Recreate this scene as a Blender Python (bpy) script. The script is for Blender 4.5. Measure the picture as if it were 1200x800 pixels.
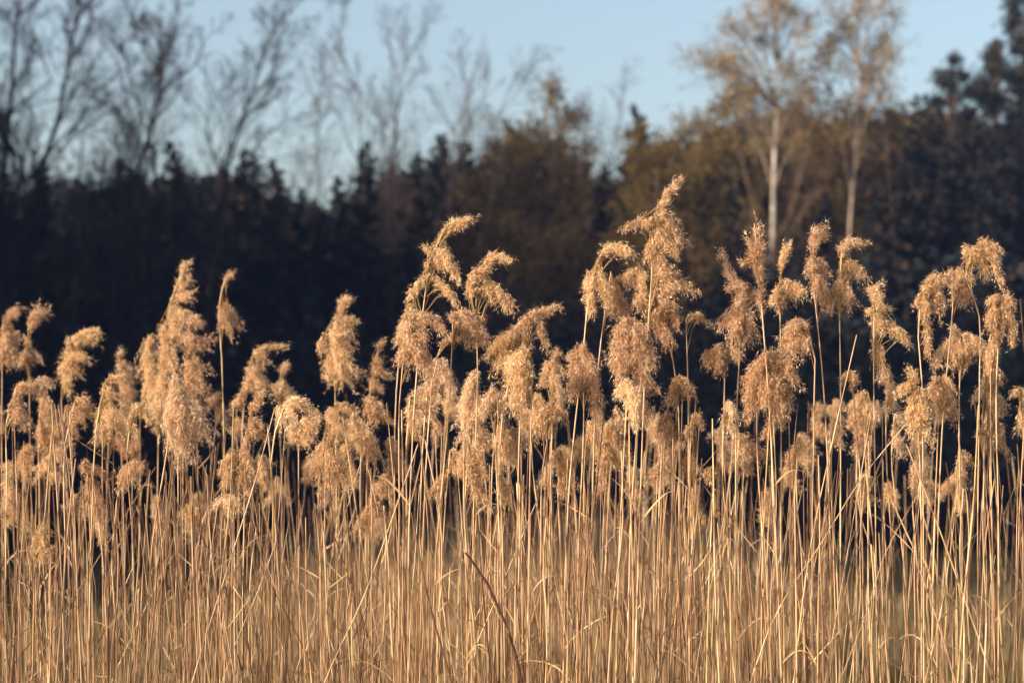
import bpy, math, random
import numpy as np

# ------------------------------------------------------------------ camera, sky, sun
for o in list(bpy.data.objects):
    bpy.data.objects.remove(o, do_unlink=True)
scene = bpy.context.scene
COL = scene.collection

LENS, CAM_H, HORIZON = 85.0, 1.6, 580.0
F = LENS / 36.0 * 1200.0
PITCH = math.atan((HORIZON - 400.0) / F)
FOCUS = 4.7

cam_data = bpy.data.cameras.new("camera")
cam = bpy.data.objects.new("camera", cam_data)
COL.objects.link(cam)
cam.location = (0, 0, CAM_H)
cam.rotation_euler = (math.pi / 2 + PITCH, 0, 0)
cam_data.lens = LENS
cam_data.sensor_width = 36.0
cam_data.clip_start = 0.1
cam_data.clip_end = 6000
cam_data.dof.use_dof = True
cam_data.dof.focus_distance = FOCUS
cam_data.dof.aperture_fstop = 5.3
cam_data.dof.aperture_blades = 9
scene.camera = cam

SUN_EL, SUN_AZ = math.radians(18), math.radians(241)      # azimuth clockwise from +Y
world = bpy.data.worlds.new("World")
scene.world = world
world.use_nodes = True
wn = world.node_tree
bg = wn.nodes["Background"]
sky = wn.nodes.new("ShaderNodeTexSky")
sky.sky_type = 'NISHITA'
sky.sun_disc = False
sky.sun_elevation = SUN_EL
sky.sun_rotation = SUN_AZ
sky.air_density = 1.0
sky.dust_density = 3.6
sky.ozone_density = 0.5
bg.inputs["Strength"].default_value = 0.15
wn.links.new(sky.outputs[0], bg.inputs["Color"])

sun_data = bpy.data.lights.new("sun", 'SUN')
sun_data.energy = 5.0
sun_data.angle = math.radians(0.6)
sun_data.color = (1.0, 0.84, 0.67)
sun = bpy.data.objects.new("sun", sun_data)
COL.objects.link(sun)
to_sun = (math.sin(SUN_AZ) * math.cos(SUN_EL), math.cos(SUN_AZ) * math.cos(SUN_EL), math.sin(SUN_EL))
import mathutils
sun.rotation_euler = mathutils.Vector(to_sun).to_track_quat('Z', 'Y').to_euler()
sun.location = (-20, -10, 20)

scene.view_settings.view_transform = 'Standard'
scene.view_settings.look = 'None'
scene.view_settings.exposure = 0.70
scene.view_settings.gamma = 1.0
scene.view_settings.use_curve_mapping = False
scene.render.engine = 'CYCLES'
scene.cycles.use_denoising = True
scene.cycles.max_bounces = 6
scene.cycles.diffuse_bounces = 3
scene.cycles.transmission_bounces = 4
scene.cycles.transparent_max_bounces = 4

# ------------------------------------------------------------------ helpers
def at(px, py, d):
    """point at distance d (world Y) seen at photo pixel (px, py) of 1200 x 800"""
    xr, yu = (px - 600.0) / F, (400.0 - py) / F
    dy = math.cos(PITCH) - yu * math.sin(PITCH)
    dz = math.sin(PITCH) + yu * math.cos(PITCH)
    t = d / dy
    return np.array((xr * t, d, CAM_H + dz * t))

def nrm(v):
    return v / np.maximum(np.linalg.norm(v, axis=-1, keepdims=True), 1e-9)

class Geo:
    """collects numpy geometry, then builds ONE mesh"""
    def __init__(self):
        self.v, self.c, self.f3, self.f4, self.n = [], [], [], [], 0
    def add(self, V, C, F3=None, F4=None):
        V = np.asarray(V, float).reshape(-1, 3)
        C = np.broadcast_to(np.asarray(C, float), (len(V), 3))
        if F3 is not None and len(F3): self.f3.append(np.asarray(F3) + self.n)
        if F4 is not None and len(F4): self.f4.append(np.asarray(F4) + self.n)
        self.v.append(V); self.c.append(C); self.n += len(V)
    def mesh(self, name, mat, origin=(0, 0, 0), smooth=False):
        V = np.concatenate(self.v) - np.asarray(origin, float)
        C = np.concatenate(self.c)
        f3 = np.concatenate(self.f3).astype(np.int32) if self.f3 else np.zeros((0, 3), np.int32)
        f4 = np.concatenate(self.f4).astype(np.int32) if self.f4 else np.zeros((0, 4), np.int32)
        me = bpy.data.meshes.new(name)
        me.vertices.add(len(V)); me.vertices.foreach_set("co", V.astype(np.float32).ravel())
        nl = f3.size + f4.size
        me.loops.add(nl)
        me.loops.foreach_set("vertex_index", np.concatenate([f3.ravel(), f4.ravel()]))
        npoly = len(f3) + len(f4)
        me.polygons.add(npoly)
        starts = np.concatenate([np.arange(len(f3)) * 3, f3.size + np.arange(len(f4)) * 4]).astype(np.int32)
        me.polygons.foreach_set("loop_start", starts)
        if smooth:
            me.polygons.foreach_set("use_smooth", np.ones(npoly, bool))
        a = me.color_attributes.new("Col", 'FLOAT_COLOR', 'POINT')
        a.data.foreach_set("color", np.concatenate([C, np.ones((len(C), 1))], 1).astype(np.float32).ravel())
        me.materials.append(mat)
        me.update(calc_edges=True)
        return me

def link(name, me, parent=None, loc=(0, 0, 0)):
    o = bpy.data.objects.new(name, me)
    COL.objects.link(o)
    o.location = loc
    o.parent = parent
    return o

def tag(o, label=None, cat=None, group=None, kind=None):
    if label: o["label"] = label
    if cat: o["category"] = cat
    if group: o["group"] = group
    if kind: o["kind"] = kind
    return o

def empty(name, loc):
    o = bpy.data.objects.new(name, None)
    o.empty_display_size = 0.05
    COL.objects.link(o)
    o.location = loc
    return o

def tubes(geo, P, R, col, sides=4):
    """P (n,k,3) centre lines, R (n,k) radii, col (n,k,3) or broadcastable"""
    P = np.asarray(P, float); n, k, _ = P.shape
    T = nrm(np.gradient(P, axis=1))
    ref = np.tile(np.array([0.31, 0.87, 0.38]), (n, k, 1))
    m = np.abs((T * nrm(ref)).sum(-1)) > 0.93
    ref[m] = (1, 0, 0)
    A = nrm(np.cross(T, ref)); B = np.cross(T, A)
    an = np.arange(sides) / sides * 2 * math.pi
    ring = A[:, :, None] * np.cos(an)[:, None] + B[:, :, None] * np.sin(an)[:, None]
    V = P[:, :, None] + ring * np.asarray(R, float)[:, :, None, None]
    C = np.broadcast_to(np.asarray(col, float), (n, k, 3))[:, :, None].repeat(sides, 2)
    idx = np.arange(n * k * sides).reshape(n, k, sides)
    a, b = idx[:, :-1], idx[:, 1:]
    F4 = np.stack([a, np.roll(a, -1, 2), np.roll(b, -1, 2), b], -1).reshape(-1, 4)
    geo.add(V.reshape(-1, 3), C.reshape(-1, 3), F4=F4)

def catmull(pts, n):
    pts = np.asarray(pts, float)
    seg = np.linalg.norm(np.diff(pts, axis=0), axis=1)
    s = np.concatenate([[0], np.cumsum(seg)])
    tt = np.linspace(0, s[-1], n)
    m = np.gradient(pts, s, axis=0) if len(pts) > 2 else np.tile((pts[1] - pts[0]) / s[-1], (2, 1))
    i = np.clip(np.searchsorted(s, tt, side='right') - 1, 0, len(pts) - 2)
    h = (s[i + 1] - s[i])[:, None]; u = ((tt - s[i])[:, None]) / h
    return ((2*u**3 - 3*u**2 + 1) * pts[i] + (u**3 - 2*u**2 + u) * h * m[i]
            + (-2*u**3 + 3*u**2) * pts[i + 1] + (u**3 - u**2) * h * m[i + 1])

def interp_path(P, t):
    k = len(P); x = np.clip(np.asarray(t) * (k - 1), 0, k - 1.0001)
    i = x.astype(int); f = (x - i)[:, None]
    return P[i] * (1 - f) + P[i + 1] * f

# ------------------------------------------------------------------ materials
def mat_attr(name, rough=0.8, translucent=0.0, hue_var=0.0, val_var=0.0, noise=None, spec=0.2, bump=None):
    m = bpy.data.materials.new(name); m.use_nodes = True
    nt = m.node_tree; N = nt.nodes; L = nt.links
    bsdf = N["Principled BSDF"]; out = N["Material Output"]
    at_ = N.new("ShaderNodeAttribute"); at_.attribute_name = "Col"
    col = at_.outputs["Color"]
    if val_var or hue_var:
        oi = N.new("ShaderNodeObjectInfo")
        hs = N.new("ShaderNodeHueSaturation")
        mr = N.new("ShaderNodeMapRange"); mr.inputs["To Min"].default_value = 1 - val_var; mr.inputs["To Max"].default_value = 1 + val_var
        mh = N.new("ShaderNodeMapRange"); mh.inputs["To Min"].default_value = 0.5 - hue_var; mh.inputs["To Max"].default_value = 0.5 + hue_var
        L.new(oi.outputs["Random"], mr.inputs["Value"]); L.new(oi.outputs["Random"], mh.inputs["Value"])
        L.new(mr.outputs[0], hs.inputs["Value"]); L.new(mh.outputs[0], hs.inputs["Hue"])
        L.new(col, hs.inputs["Color"]); col = hs.outputs["Color"]
    if noise:
        sc, lo, hi, stretch = noise
        tc = N.new("ShaderNodeTexCoord"); mp = N.new("ShaderNodeMapping"); mp.inputs["Scale"].default_value = stretch
        nz = N.new("ShaderNodeTexNoise"); nz.inputs["Scale"].default_value = sc; nz.inputs["Detail"].default_value = 6
        mr2 = N.new("ShaderNodeMapRange"); mr2.inputs["From Min"].default_value = 0.3; mr2.inputs["From Max"].default_value = 0.7
        mr2.inputs["To Min"].default_value = lo; mr2.inputs["To Max"].default_value = hi
        mx = N.new("ShaderNodeVectorMath"); mx.operation = 'SCALE'
        L.new(tc.outputs["Object"], mp.inputs["Vector"]); L.new(mp.outputs[0], nz.inputs["Vector"])
        L.new(nz.outputs[0], mr2.inputs["Value"]); L.new(col, mx.inputs[0]); L.new(mr2.outputs[0], mx.inputs["Scale"])
        col = mx.outputs[0]
        if bump:
            bp = N.new("ShaderNodeBump"); bp.inputs["Strength"].default_value = bump; bp.inputs["Distance"].default_value = 0.02
            L.new(nz.outputs[0], bp.inputs["Height"]); L.new(bp.outputs[0], bsdf.inputs["Normal"])
    L.new(col, bsdf.inputs["Base Color"])
    bsdf.inputs["Roughness"].default_value = rough
    bsdf.inputs["Specular IOR Level"].default_value = spec
    if translucent:
        tr = N.new("ShaderNodeBsdfTranslucent"); mix = N.new("ShaderNodeMixShader")
        mix.inputs[0].default_value = translucent
        L.new(col, tr.inputs["Color"]); L.new(bsdf.outputs[0], mix.inputs[1]); L.new(tr.outputs[0], mix.inputs[2])
        L.new(mix.outputs[0], out.inputs["Surface"])
    return m

M_STEM = mat_attr("dry_reed_stem", rough=0.36, val_var=0.16, hue_var=0.008, noise=(6.0, 0.72, 1.18, (30, 30, 1.2)), spec=0.5)
M_PLUME = mat_attr("reed_plume_fluff", rough=0.9, translucent=0.45, val_var=0.10, hue_var=0.008, spec=0.05)
M_LEAF = mat_attr("dry_reed_leaf", rough=0.6, translucent=0.25, val_var=0.15, hue_var=0.01, spec=0.2)
M_BARK = mat_attr("bark", rough=0.95, noise=(3.0, 0.6, 1.3, (4, 4, 0.7)), spec=0.05, bump=0.5)
M_BIRCH = mat_attr("birch_bark", rough=0.7, noise=(0.9, 0.12, 1.2, (1.0, 1.0, 1.0)), spec=0.15, bump=0.3)
M_NEEDLE = mat_attr("needles", rough=0.8, translucent=0.1, spec=0.05)
M_FOLIAGE = mat_attr("autumn_leaves", rough=0.8, translucent=0.3, spec=0.05)
M_GRASS = mat_attr("field_grass", rough=0.8, translucent=0.3, spec=0.1)

# ground material
def ground_material():
    m = bpy.data.materials.new("meadow_ground"); m.use_nodes = True
    nt = m.node_tree; N = nt.nodes; L = nt.links; b = N["Principled BSDF"]
    tc = N.new("ShaderNodeTexCoord")
    n1 = N.new("ShaderNodeTexNoise"); n1.inputs["Scale"].default_value = 0.18; n1.inputs["Detail"].default_value = 5
    n2 = N.new("ShaderNodeTexNoise"); n2.inputs["Scale"].default_value = 9; n2.inputs["Detail"].default_value = 8
    L.new(tc.outputs["Object"], n1.inputs["Vector"]); L.new(tc.outputs["Object"], n2.inputs["Vector"])
    r1 = N.new("ShaderNodeValToRGB")
    e = r1.color_ramp.elements
    e[0].position = 0.38; e[0].color = (0.055, 0.062, 0.024, 1)
    e[1].position = 0.62; e[1].color = (0.13, 0.10, 0.052, 1)
    L.new(n1.outputs[0], r1.inputs[0])
    mr = N.new("ShaderNodeMapRange"); mr.inputs["From Min"].default_value = 0.3; mr.inputs["From Max"].default_value = 0.7
    mr.inputs["To Min"].default_value = 0.5; mr.inputs["To Max"].default_value = 1.3
    L.new(n2.outputs[0], mr.inputs["Value"])
    sc = N.new("ShaderNodeVectorMath"); sc.operation = 'SCALE'
    L.new(r1.outputs[0], sc.inputs[0]); L.new(mr.outputs[0], sc.inputs["Scale"])
    L.new(sc.outputs[0], b.inputs["Base Color"]); b.inputs["Roughness"].default_value = 0.95
    b.inputs["Specular IOR Level"].default_value = 0.1
    bp = N.new("ShaderNodeBump"); bp.inputs["Distance"].default_value = 0.05
    L.new(n2.outputs[0], bp.inputs["Height"]); L.new(bp.outputs[0], b.inputs["Normal"])
    return m

# ------------------------------------------------------------------ the ground
def build_ground():
    g = Geo()
    xs = np.concatenate([[-3000, -600, -150], np.linspace(-60, 60, 49), [150, 600, 3000]])
    ys = np.concatenate([[-3000, -400, -60], np.linspace(-20, 130, 61), [300, 900, 4000]])
    X, Y = np.meshgrid(xs, ys, indexing='ij')
    Z = 0.06 * np.sin(X * 0.31 + 0.7 * np.sin(Y * 0.13)) * np.cos(Y * 0.21) * (np.abs(X) < 61) * (Y > 9) * (Y < 131)
    V = np.stack([X, Y, Z], -1).reshape(-1, 3)
    idx = np.arange(len(V)).reshape(X.shape)
    F4 = np.stack([idx[:-1, :-1], idx[1:, :-1], idx[1:, 1:], idx[:-1, 1:]], -1).reshape(-1, 4)
    g.add(V, (0.2, 0.16, 0.09), F4=F4)
    o = link("ground", g.mesh("ground", ground_material(), smooth=True))
    tag(o, "tan and olive meadow ground running back to the wood", "ground", kind="structure")
build_ground()

# ------------------------------------------------------------------ trees
rs = np.random.RandomState

def grow(rng, P, per, ratio, angle, up, k=5, tmin=0.25, tmax=1.0, wander=0.10, ref_len=None):
    """children of the branches P (n,k,3): per children on each"""
    n = len(P)
    L = np.linalg.norm(np.diff(P, axis=1), axis=2).sum(1) if ref_len is None else ref_len
    par = np.repeat(np.arange(n), per)
    t = tmin + (tmax - tmin) * ((np.tile(np.arange(per), n) + rng.rand(n * per)) / per)
    kk = P.shape[1]
    x = np.clip(t * (kk - 1), 0, kk - 1.001); i = x.astype(int); f = (x - i)[:, None]
    S = P[par, i] * (1 - f) + P[par, i + 1] * f
    T = nrm(P[par, i + 1] - P[par, i])
    rnd = nrm(rng.normal(size=(len(par), 3)))
    side = nrm(rnd - (rnd * T).sum(1, keepdims=True) * T)
    a = angle * (0.65 + 0.7 * rng.rand(len(par)))[:, None]
    D = nrm(T * np.cos(a) + side * np.sin(a) + np.array([0, 0, up]))
    length = (L[par] * ratio * (0.6 + 0.7 * rng.rand(len(par))) * (1.22 - 0.88 * t))
    s = np.linspace(0, 1, k)
    bend = rng.normal(size=(len(par), 3)) * 0.22 + np.array([0, 0, up * 0.6])
    Q = S[:, None] + D[:, None] * (s[:, None] * length[:, None, None]) + bend[:, None] * (s ** 2)[:, None] * length[:, None, None] * 0.6
    Q[:, 1:] += rng.normal(size=(len(par), k - 1, 3)) * wander * length[:, None, None] * 0.35
    return Q, length

def woody(rng, trunk, r0, bark, levels, min_r=0.0065, sides=4):
    """trunk (k,3); levels = [(per, ratio, angle, up, tmin)]; returns (geo, twig branches)"""
    g, gb = Geo(), Geo()
    k = len(trunk)
    R = (r0 * (1 - 0.86 * np.linspace(0, 1, k) ** 0.9))[None]
    R[0, 0] *= 1.35
    tubes(g, trunk[None], R, bark, sides=8)
    P = trunk[None]
    rr = r0
    last = P
    for li, (per, ratio, angle, up, tmin) in enumerate(levels):
        P, ln = grow(rng, P, per, ratio, angle, up, k=6 if li == 0 else (5 if li == 1 else (4 if li == 2 else 3)), tmin=tmin, wander=0.13)
        rr = max(rr * (0.36 if li == 0 else 0.45), min_r)
        kk = P.shape[1]
        Rb = np.maximum(rr * (ln / ln.max())[:, None] ** 0.6 * (1 - 0.75 * np.linspace(0, 1, kk))[None], min_r * 0.6)
        tubes(gb, P, Rb, bark, sides=5 if li == 0 else (4 if li == 1 else 3))
        last = P
    return g, last, gb

def leaf_cards(geo, rng, pts, size, cols, jit, droop=0.0):
    """small folded leaf quads scattered round pts"""
    n = len(pts)
    c = pts + rng.normal(size=(n, 3)) * jit
    d = nrm(rng.normal(size=(n, 3)) + np.array([0, 0, -droop]))
    q = nrm(np.cross(d, rng.normal(size=(n, 3))))
    nn = np.cross(d, q)
    s = (size * (0.6 + 0.8 * rng.rand(n)))[:, None]
    V = np.stack([c, c + d * s * .5 + q * s * .34 + nn * s * .1, c + d * s, c + d * s * .5 - q * s * .34 + nn * s * .1], 1)
    cc = np.asarray(cols)[rng.randint(len(cols), size=n)] * (0.75 + 0.5 * rng.rand(n))[:, None]
    i = np.arange(n) * 4
    geo.add(V.reshape(-1, 3), cc.repeat(4, 0), F3=np.concatenate([np.stack([i, i+1, i+2], 1), np.stack([i, i+2, i+3], 1)]))

def px_trunk(pts, D, k=9, ground_x=None):
    """centre line from the ground up through photo points (bottom first)"""
    w = [at(x, y, D) for x, y in pts]
    gx = w[0][0] + (w[0][0] - w[1][0]) * 0.4 if ground_x is None else at(ground_x, 600, D)[0]
    base = np.array([gx, D, -0.05])
    rng = rs(int(abs(pts[0][0]) * 7 + D))
    for p in w[1:]:
        p[1] += rng.normal() * 0.25
    return catmull([base] + w, k)

BARK_DARK = (0.040, 0.032, 0.034)
BARK_BROWN = (0.13, 0.09, 0.06)
BARK_GREY = (0.06, 0.050, 0.048)

def tree(name, label, trunk, r0, bark, levels, seed, leaves=None, cat="tree", group=None, bmat=None, extra_trunks=(), min_r=0.006):
    rng = rs(seed)
    base = trunk[0].copy(); base[2] = 0
    root = empty(name, base)
    tag(root, label, cat, group)
    parts = [(trunk, r0)] + list(extra_trunks)
    for tr, r in parts:
        g, twigs, gb = woody(rng, tr, r, bark, levels, min_r=min_r)
        link("trunk", g.mesh(name + "_trunk", bmat or M_BARK, base, smooth=True), root)
        link("branches", gb.mesh(name + "_branches", bmat or M_BARK, base, smooth=True), root)
        if leaves:
            per, size, cols, jit = leaves
            n = len(twigs)
            j = rng.rand(n * per)
            P = twigs
            kk = P.shape[1]
            x = np.clip(j * (kk - 1), 0, kk - 1.001); i = x.astype(int); f = (x - i)[:, None]
            par = np.repeat(np.arange(n), per)
            pts = P[par, i] * (1 - f) + P[par, i + 1] * f
            lg = Geo(); leaf_cards(lg, rng, pts, size, cols, jit, 0.4)
            link("crown", lg.mesh(name + "_crown", M_FOLIAGE, base), root)
    return root

BARE = [(14, 0.36, 0.60, 0.25, 0.28), (7, 0.50, 0.62, 0.18, 0.15), (7, 0.5, 0.62, 0.10, 0.15), (5, 0.6, 0.6, 0.05, 0.2)]
BARE_THIN = [(14, 0.26, 0.58, 0.28, 0.28), (8, 0.50, 0.6, 0.2, 0.15), (6, 0.5, 0.6, 0.12, 0.15), (3, 0.55, 0.6, 0.05, 0.2)]

tree("bare_tree", "dark leafless tree at the picture's left edge, its crown running past the top",
     px_trunk([(0, 300), (2, 225), (15, 112), (20, 20), (26, -60)], 62), 0.17, BARK_DARK, BARE, 1, min_r=0.0085)
tree("bare_tree", "dark leafless tree forking near its top, second from the left edge",
     px_trunk([(38, 300), (45, 225), (64, 160), (71, 95), (85, 40), (100, -20)], 63), 0.16, BARK_DARK, BARE, 2, min_r=0.0085)
tree("bare_tree", "leafless tree with two crossing stems and twiggy crown, third from the left edge",
     px_trunk([(140, 300), (161, 195), (180, 150), (193, 105), (188, 45)], 66), 0.14, BARK_DARK, BARE, 3, min_r=0.0085,
     extra_trunks=[(px_trunk([(186, 300), (184, 210), (178, 160), (150, 90), (140, 40)], 66.4, ground_x=180), 0.11)])
tree("bare_tree", "leafless tree with sinuous stem leaning right, fourth from the left edge",
     px_trunk([(250, 300), (266, 200), (290, 139), (296, 82), (314, 48)], 66), 0.14, BARK_DARK, BARE, 4, min_r=0.0085)
tree("bare_tree", "faint thin leafless tree in the gap between the dark conifers",
     px_trunk([(366, 300), (371, 225), (372, 150), (378, 94)], 80), 0.10, BARK_GREY, BARE_THIN, 5)
tree("bare_tree", "slender leafless tree whose bare top bends to the left",
     px_trunk([(427, 260), (423, 169), (421, 109), (408, 80), (390, 48)], 74), 0.085, BARK_GREY, BARE_THIN, 6)
tree("bare_tree", "upright slender leafless tree left of the tall golden tree",
     px_trunk([(452, 280), (459, 195), (466, 124), (474, 85), (480, 52)], 74), 0.085, BARK_GREY, BARE_THIN, 7)
tree("bare_tree", "twiggy leafless tree with broad misty crown above the middle conifers",
     px_trunk([(556, 260), (552, 150), (545, 110), (541, 88)], 78), 0.08, BARK_GREY, BARE_THIN, 8)
tree("bare_tree", "leafless tree leaning right beside the golden tree top",
     px_trunk([(578, 260), (582, 142), (588, 104), (606, 82)], 78), 0.075, BARK_GREY, BARE_THIN, 9)
tree("bare_tree", "pale distant leafless tree right of the golden tree",
     px_trunk([(682, 260), (684, 160), (694, 122)], 96), 0.09, BARK_GREY, BARE_THIN, 10)
tree("bare_tree", "pale distant leafless tree just left of the pointed conifer",
     px_trunk([(718, 260), (721, 152), (729, 122)], 98), 0.09, BARK_GREY, BARE_THIN, 11)

BRUSH = [(20, 0.30, 0.5, 0.35, 0.10), (7, 0.5, 0.5, 0.25, 0.15), (4, 0.5, 0.55, 0.15, 0.15)]
for (bx, by, bd, sd, lab) in ((90, 178, 69, 61, "leafless brown brushy tree between the two conifers nearest the left edge"), (172, 176, 70, 62, "leafless brown brushy tree behind the crossing stems"),
        (258, 186, 71, 63, "leafless brown brushy tree beside the sinuous stem's foot"), (338, 206, 72, 64, "low leafless brown brushy tree by the sky gap"),
        (462, 172, 72, 65, "leafless brown brushy tree under the upright slender tree"), (528, 150, 72, 66, "reddish leafless brushy tree left of the olive-brown tree"),
        (690, 190, 74, 67, "leafless brown brushy tree in the dip right of the golden tree")):
    tree("brushy_tree", lab, px_trunk([(bx - 2, 330), (bx, 260), (bx + 3, by)], bd), 0.10, (0.085, 0.058, 0.048), BRUSH, sd)
GOLD = [(0.18, 0.12, 0.036), (0.14, 0.088, 0.030), (0.10, 0.072, 0.028), (0.17, 0.125, 0.045)]
OLIVE = [(0.09, 0.066, 0.03), (0.07, 0.052, 0.03), (0.11, 0.07, 0.034)]
LEAFY = [(16, 0.40, 0.75, 0.2, 0.12), (8, 0.5, 0.65, 0.1, 0.15), (6, 0.5, 0.6, 0.0, 0.15)]
LEAFY_LOW = [(20, 0.36, 0.85, 0.15, 0.05), (8, 0.5, 0.65, 0.1, 0.15), (6, 0.5, 0.6, 0.0, 0.15)]
tree("golden_tree", "tall golden-brown tree with narrow top in the middle of the wood",
     px_trunk([(628, 330), (630, 260), (628, 200), (632, 140)], 71), 0.16, BARK_BROWN, LEAFY, 21, leaves=(12, 0.10, GOLD, 0.16))
tree("golden_tree", "lower olive-brown tree left of the tall golden tree",
     px_trunk([(575, 330), (572, 280), (578, 212)], 70), 0.13, BARK_BROWN, LEAFY, 22, leaves=(12, 0.10, OLIVE, 0.16))
tree("golden_tree", "rusty golden tree rounded at the top, left of the birches",
     px_trunk([(810, 330), (812, 240), (818, 190), (822, 140)], 70), 0.18, BARK_BROWN, LEAFY_LOW, 23, leaves=(13, 0.10, GOLD, 0.18))
tree("golden_tree", "rusty brown leafy tree filling the gap between both birch trunks",
     px_trunk([(948, 330), (946, 240), (940, 180), (935, 122)], 73), 0.17, BARK_BROWN, LEAFY_LOW, 24, leaves=(11, 0.10, OLIVE + GOLD[:2], 0.18))
tree("golden_tree", "brown leafy tree right of the birches under the blue sky",
     px_trunk([(1050, 330), (1046, 240), (1042, 190), (1036, 135)], 74), 0.16, BARK_BROWN, LEAFY_LOW, 25, leaves=(10, 0.10, OLIVE, 0.18))
tree("golden_tree", "small russet tree below and left of the birches",
     px_trunk([(765, 360), (768, 280), (772, 190)], 69), 0.12, BARK_BROWN, LEAFY_LOW, 26, leaves=(12, 0.10, GOLD, 0.16))
tree("slender_tree", "bare brown stem leaning left at the foot of the birch",
     px_trunk([(900, 320), (886, 250), (864, 180), (846, 120)], 66), 0.11, BARK_BROWN, [(8, .25, .5, .3, .35), (6, .45, .6, .2, .2), (4, .5, .6, .1, .2)], 27)
tree("slender_tree", "bare brown stem leaning right between the two birches",
     px_trunk([(905, 330), (925, 250), (944, 180), (955, 130)], 66.5), 0.10, BARK_BROWN, [(8, .25, .5, .3, .35), (6, .45, .6, .2, .2), (4, .5, .6, .1, .2)], 28)

BIRCH_LEAF = [(0.32, 0.23, 0.09), (0.24, 0.17, 0.07), (0.28, 0.22, 0.11)]
def birch(label, trunk, r0, seed, clusters, D, tint):
    rng = rs(seed)
    base = trunk[0].copy(); base[2] = 0
    root = empty("birch_tree", base); tag(root, label, "tree", "birches with white trunks")
    g, tw, _ = woody(rng, trunk, r0, tint, [], sides=8)
    link("trunk", g.mesh("birch_trunk", M_BIRCH, base, smooth=True), root)
    bg_ = Geo(); lg = Geo()
    for (cx, cy, w, n) in clusters:
        c = at(cx, cy, D); c[1] += rng.normal() * 0.8
        zs = trunk[:, 2]
        j = np.argmin(np.abs(zs - (c[2] - 1.6 * rng.rand() - 0.8)))
        s0 = trunk[j]
        mid = (s0 + c) / 2 + np.array([0, 0, 0.25])
        limb = catmull([s0, mid, c], 6)[None]
        tubes(bg_, limb, np.linspace(0.035, 0.01, 6)[None], (0.22, 0.17, 0.13), 4)
        q, ln = grow(rng, limb, 12, 0.5, 0.8, 0.1, k=4, tmin=0.4)
        tubes(bg_, q, np.linspace(0.010, 0.004, 4)[None].repeat(len(q), 0), (0.16, 0.11, 0.08), 3)
        q2, _ = grow(rng, q, 5, 0.55, 0.7, -0.25, k=4, tmin=0.2)
        tubes(bg_, q2, np.linspace(0.006, 0.003, 4)[None].repeat(len(q2), 0), (0.16, 0.11, 0.08), 3)
        n = int(n * 1.7)
        pts = q2[rng.randint(len(q2), size=n), rng.randint(4, size=n)]
        pts = pts * 0.6 + (c + rng.normal(size=(n, 3)) * w * D / F * 0.6) * 0.4
        leaf_cards(lg, rng, pts, 0.085, BIRCH_LEAF, 0.13, 0.6)
    link("branches", bg_.mesh("birch_limbs", M_BARK, base), root)
    link("crown", lg.mesh("birch_crown", M_FOLIAGE, base), root)
birch("white-trunked birch, the left and taller one, with sparse golden leaves",
      px_trunk([(903, 330), (905, 260), (905, 200), (911, 140), (912, 100), (908, 40), (915, -30)], 67.5, k=14), 0.135, 31,
      [(855, 28, 20, 260), (848, 62, 22, 260), (822, 70, 18, 140), (800, 68, 10, 60), (876, 12, 18, 200), (900, 5, 16, 160), (932, 2, 16, 160),
       (955, 15, 14, 110), (880, 78, 14, 90), (930, 50, 14, 80), (868, 110, 12, 60), (915, -10, 25, 200), (890, 45, 16, 120),
       (870, 130, 16, 90), (942, 108, 16, 90), (884, 165, 14, 70), (932, 168, 14, 80), (850, 100, 16, 120), (925, 85, 14, 80), (838, 88, 14, 90)], 67.5, (0.62, 0.55, 0.47))
birch("white-trunked birch, the right and thinner one, with darker leaf clumps",
      px_trunk([(993, 330), (996, 260), (1000, 200), (1002, 140), (1006, 90), (1003, 30), (1008, -20)], 68, k=14), 0.09, 32,
      [(985, 28, 16, 170), (1000, 8, 18, 170), (1043, 38, 16, 240), (1042, 66, 13, 160), (975, 42, 12, 110), (1025, 10, 15, 140),
       (1020, 85, 12, 80), (965, 5, 12, 80), (1055, 15, 10, 70), (990, 70, 12, 60),
       (984, 120, 14, 80), (1022, 130, 14, 80), (1032, 104, 14, 90), (974, 150, 12, 60), (1016, 160, 12, 60), (960, 60, 14, 80)], 68, (0.40, 0.32, 0.25))

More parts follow.
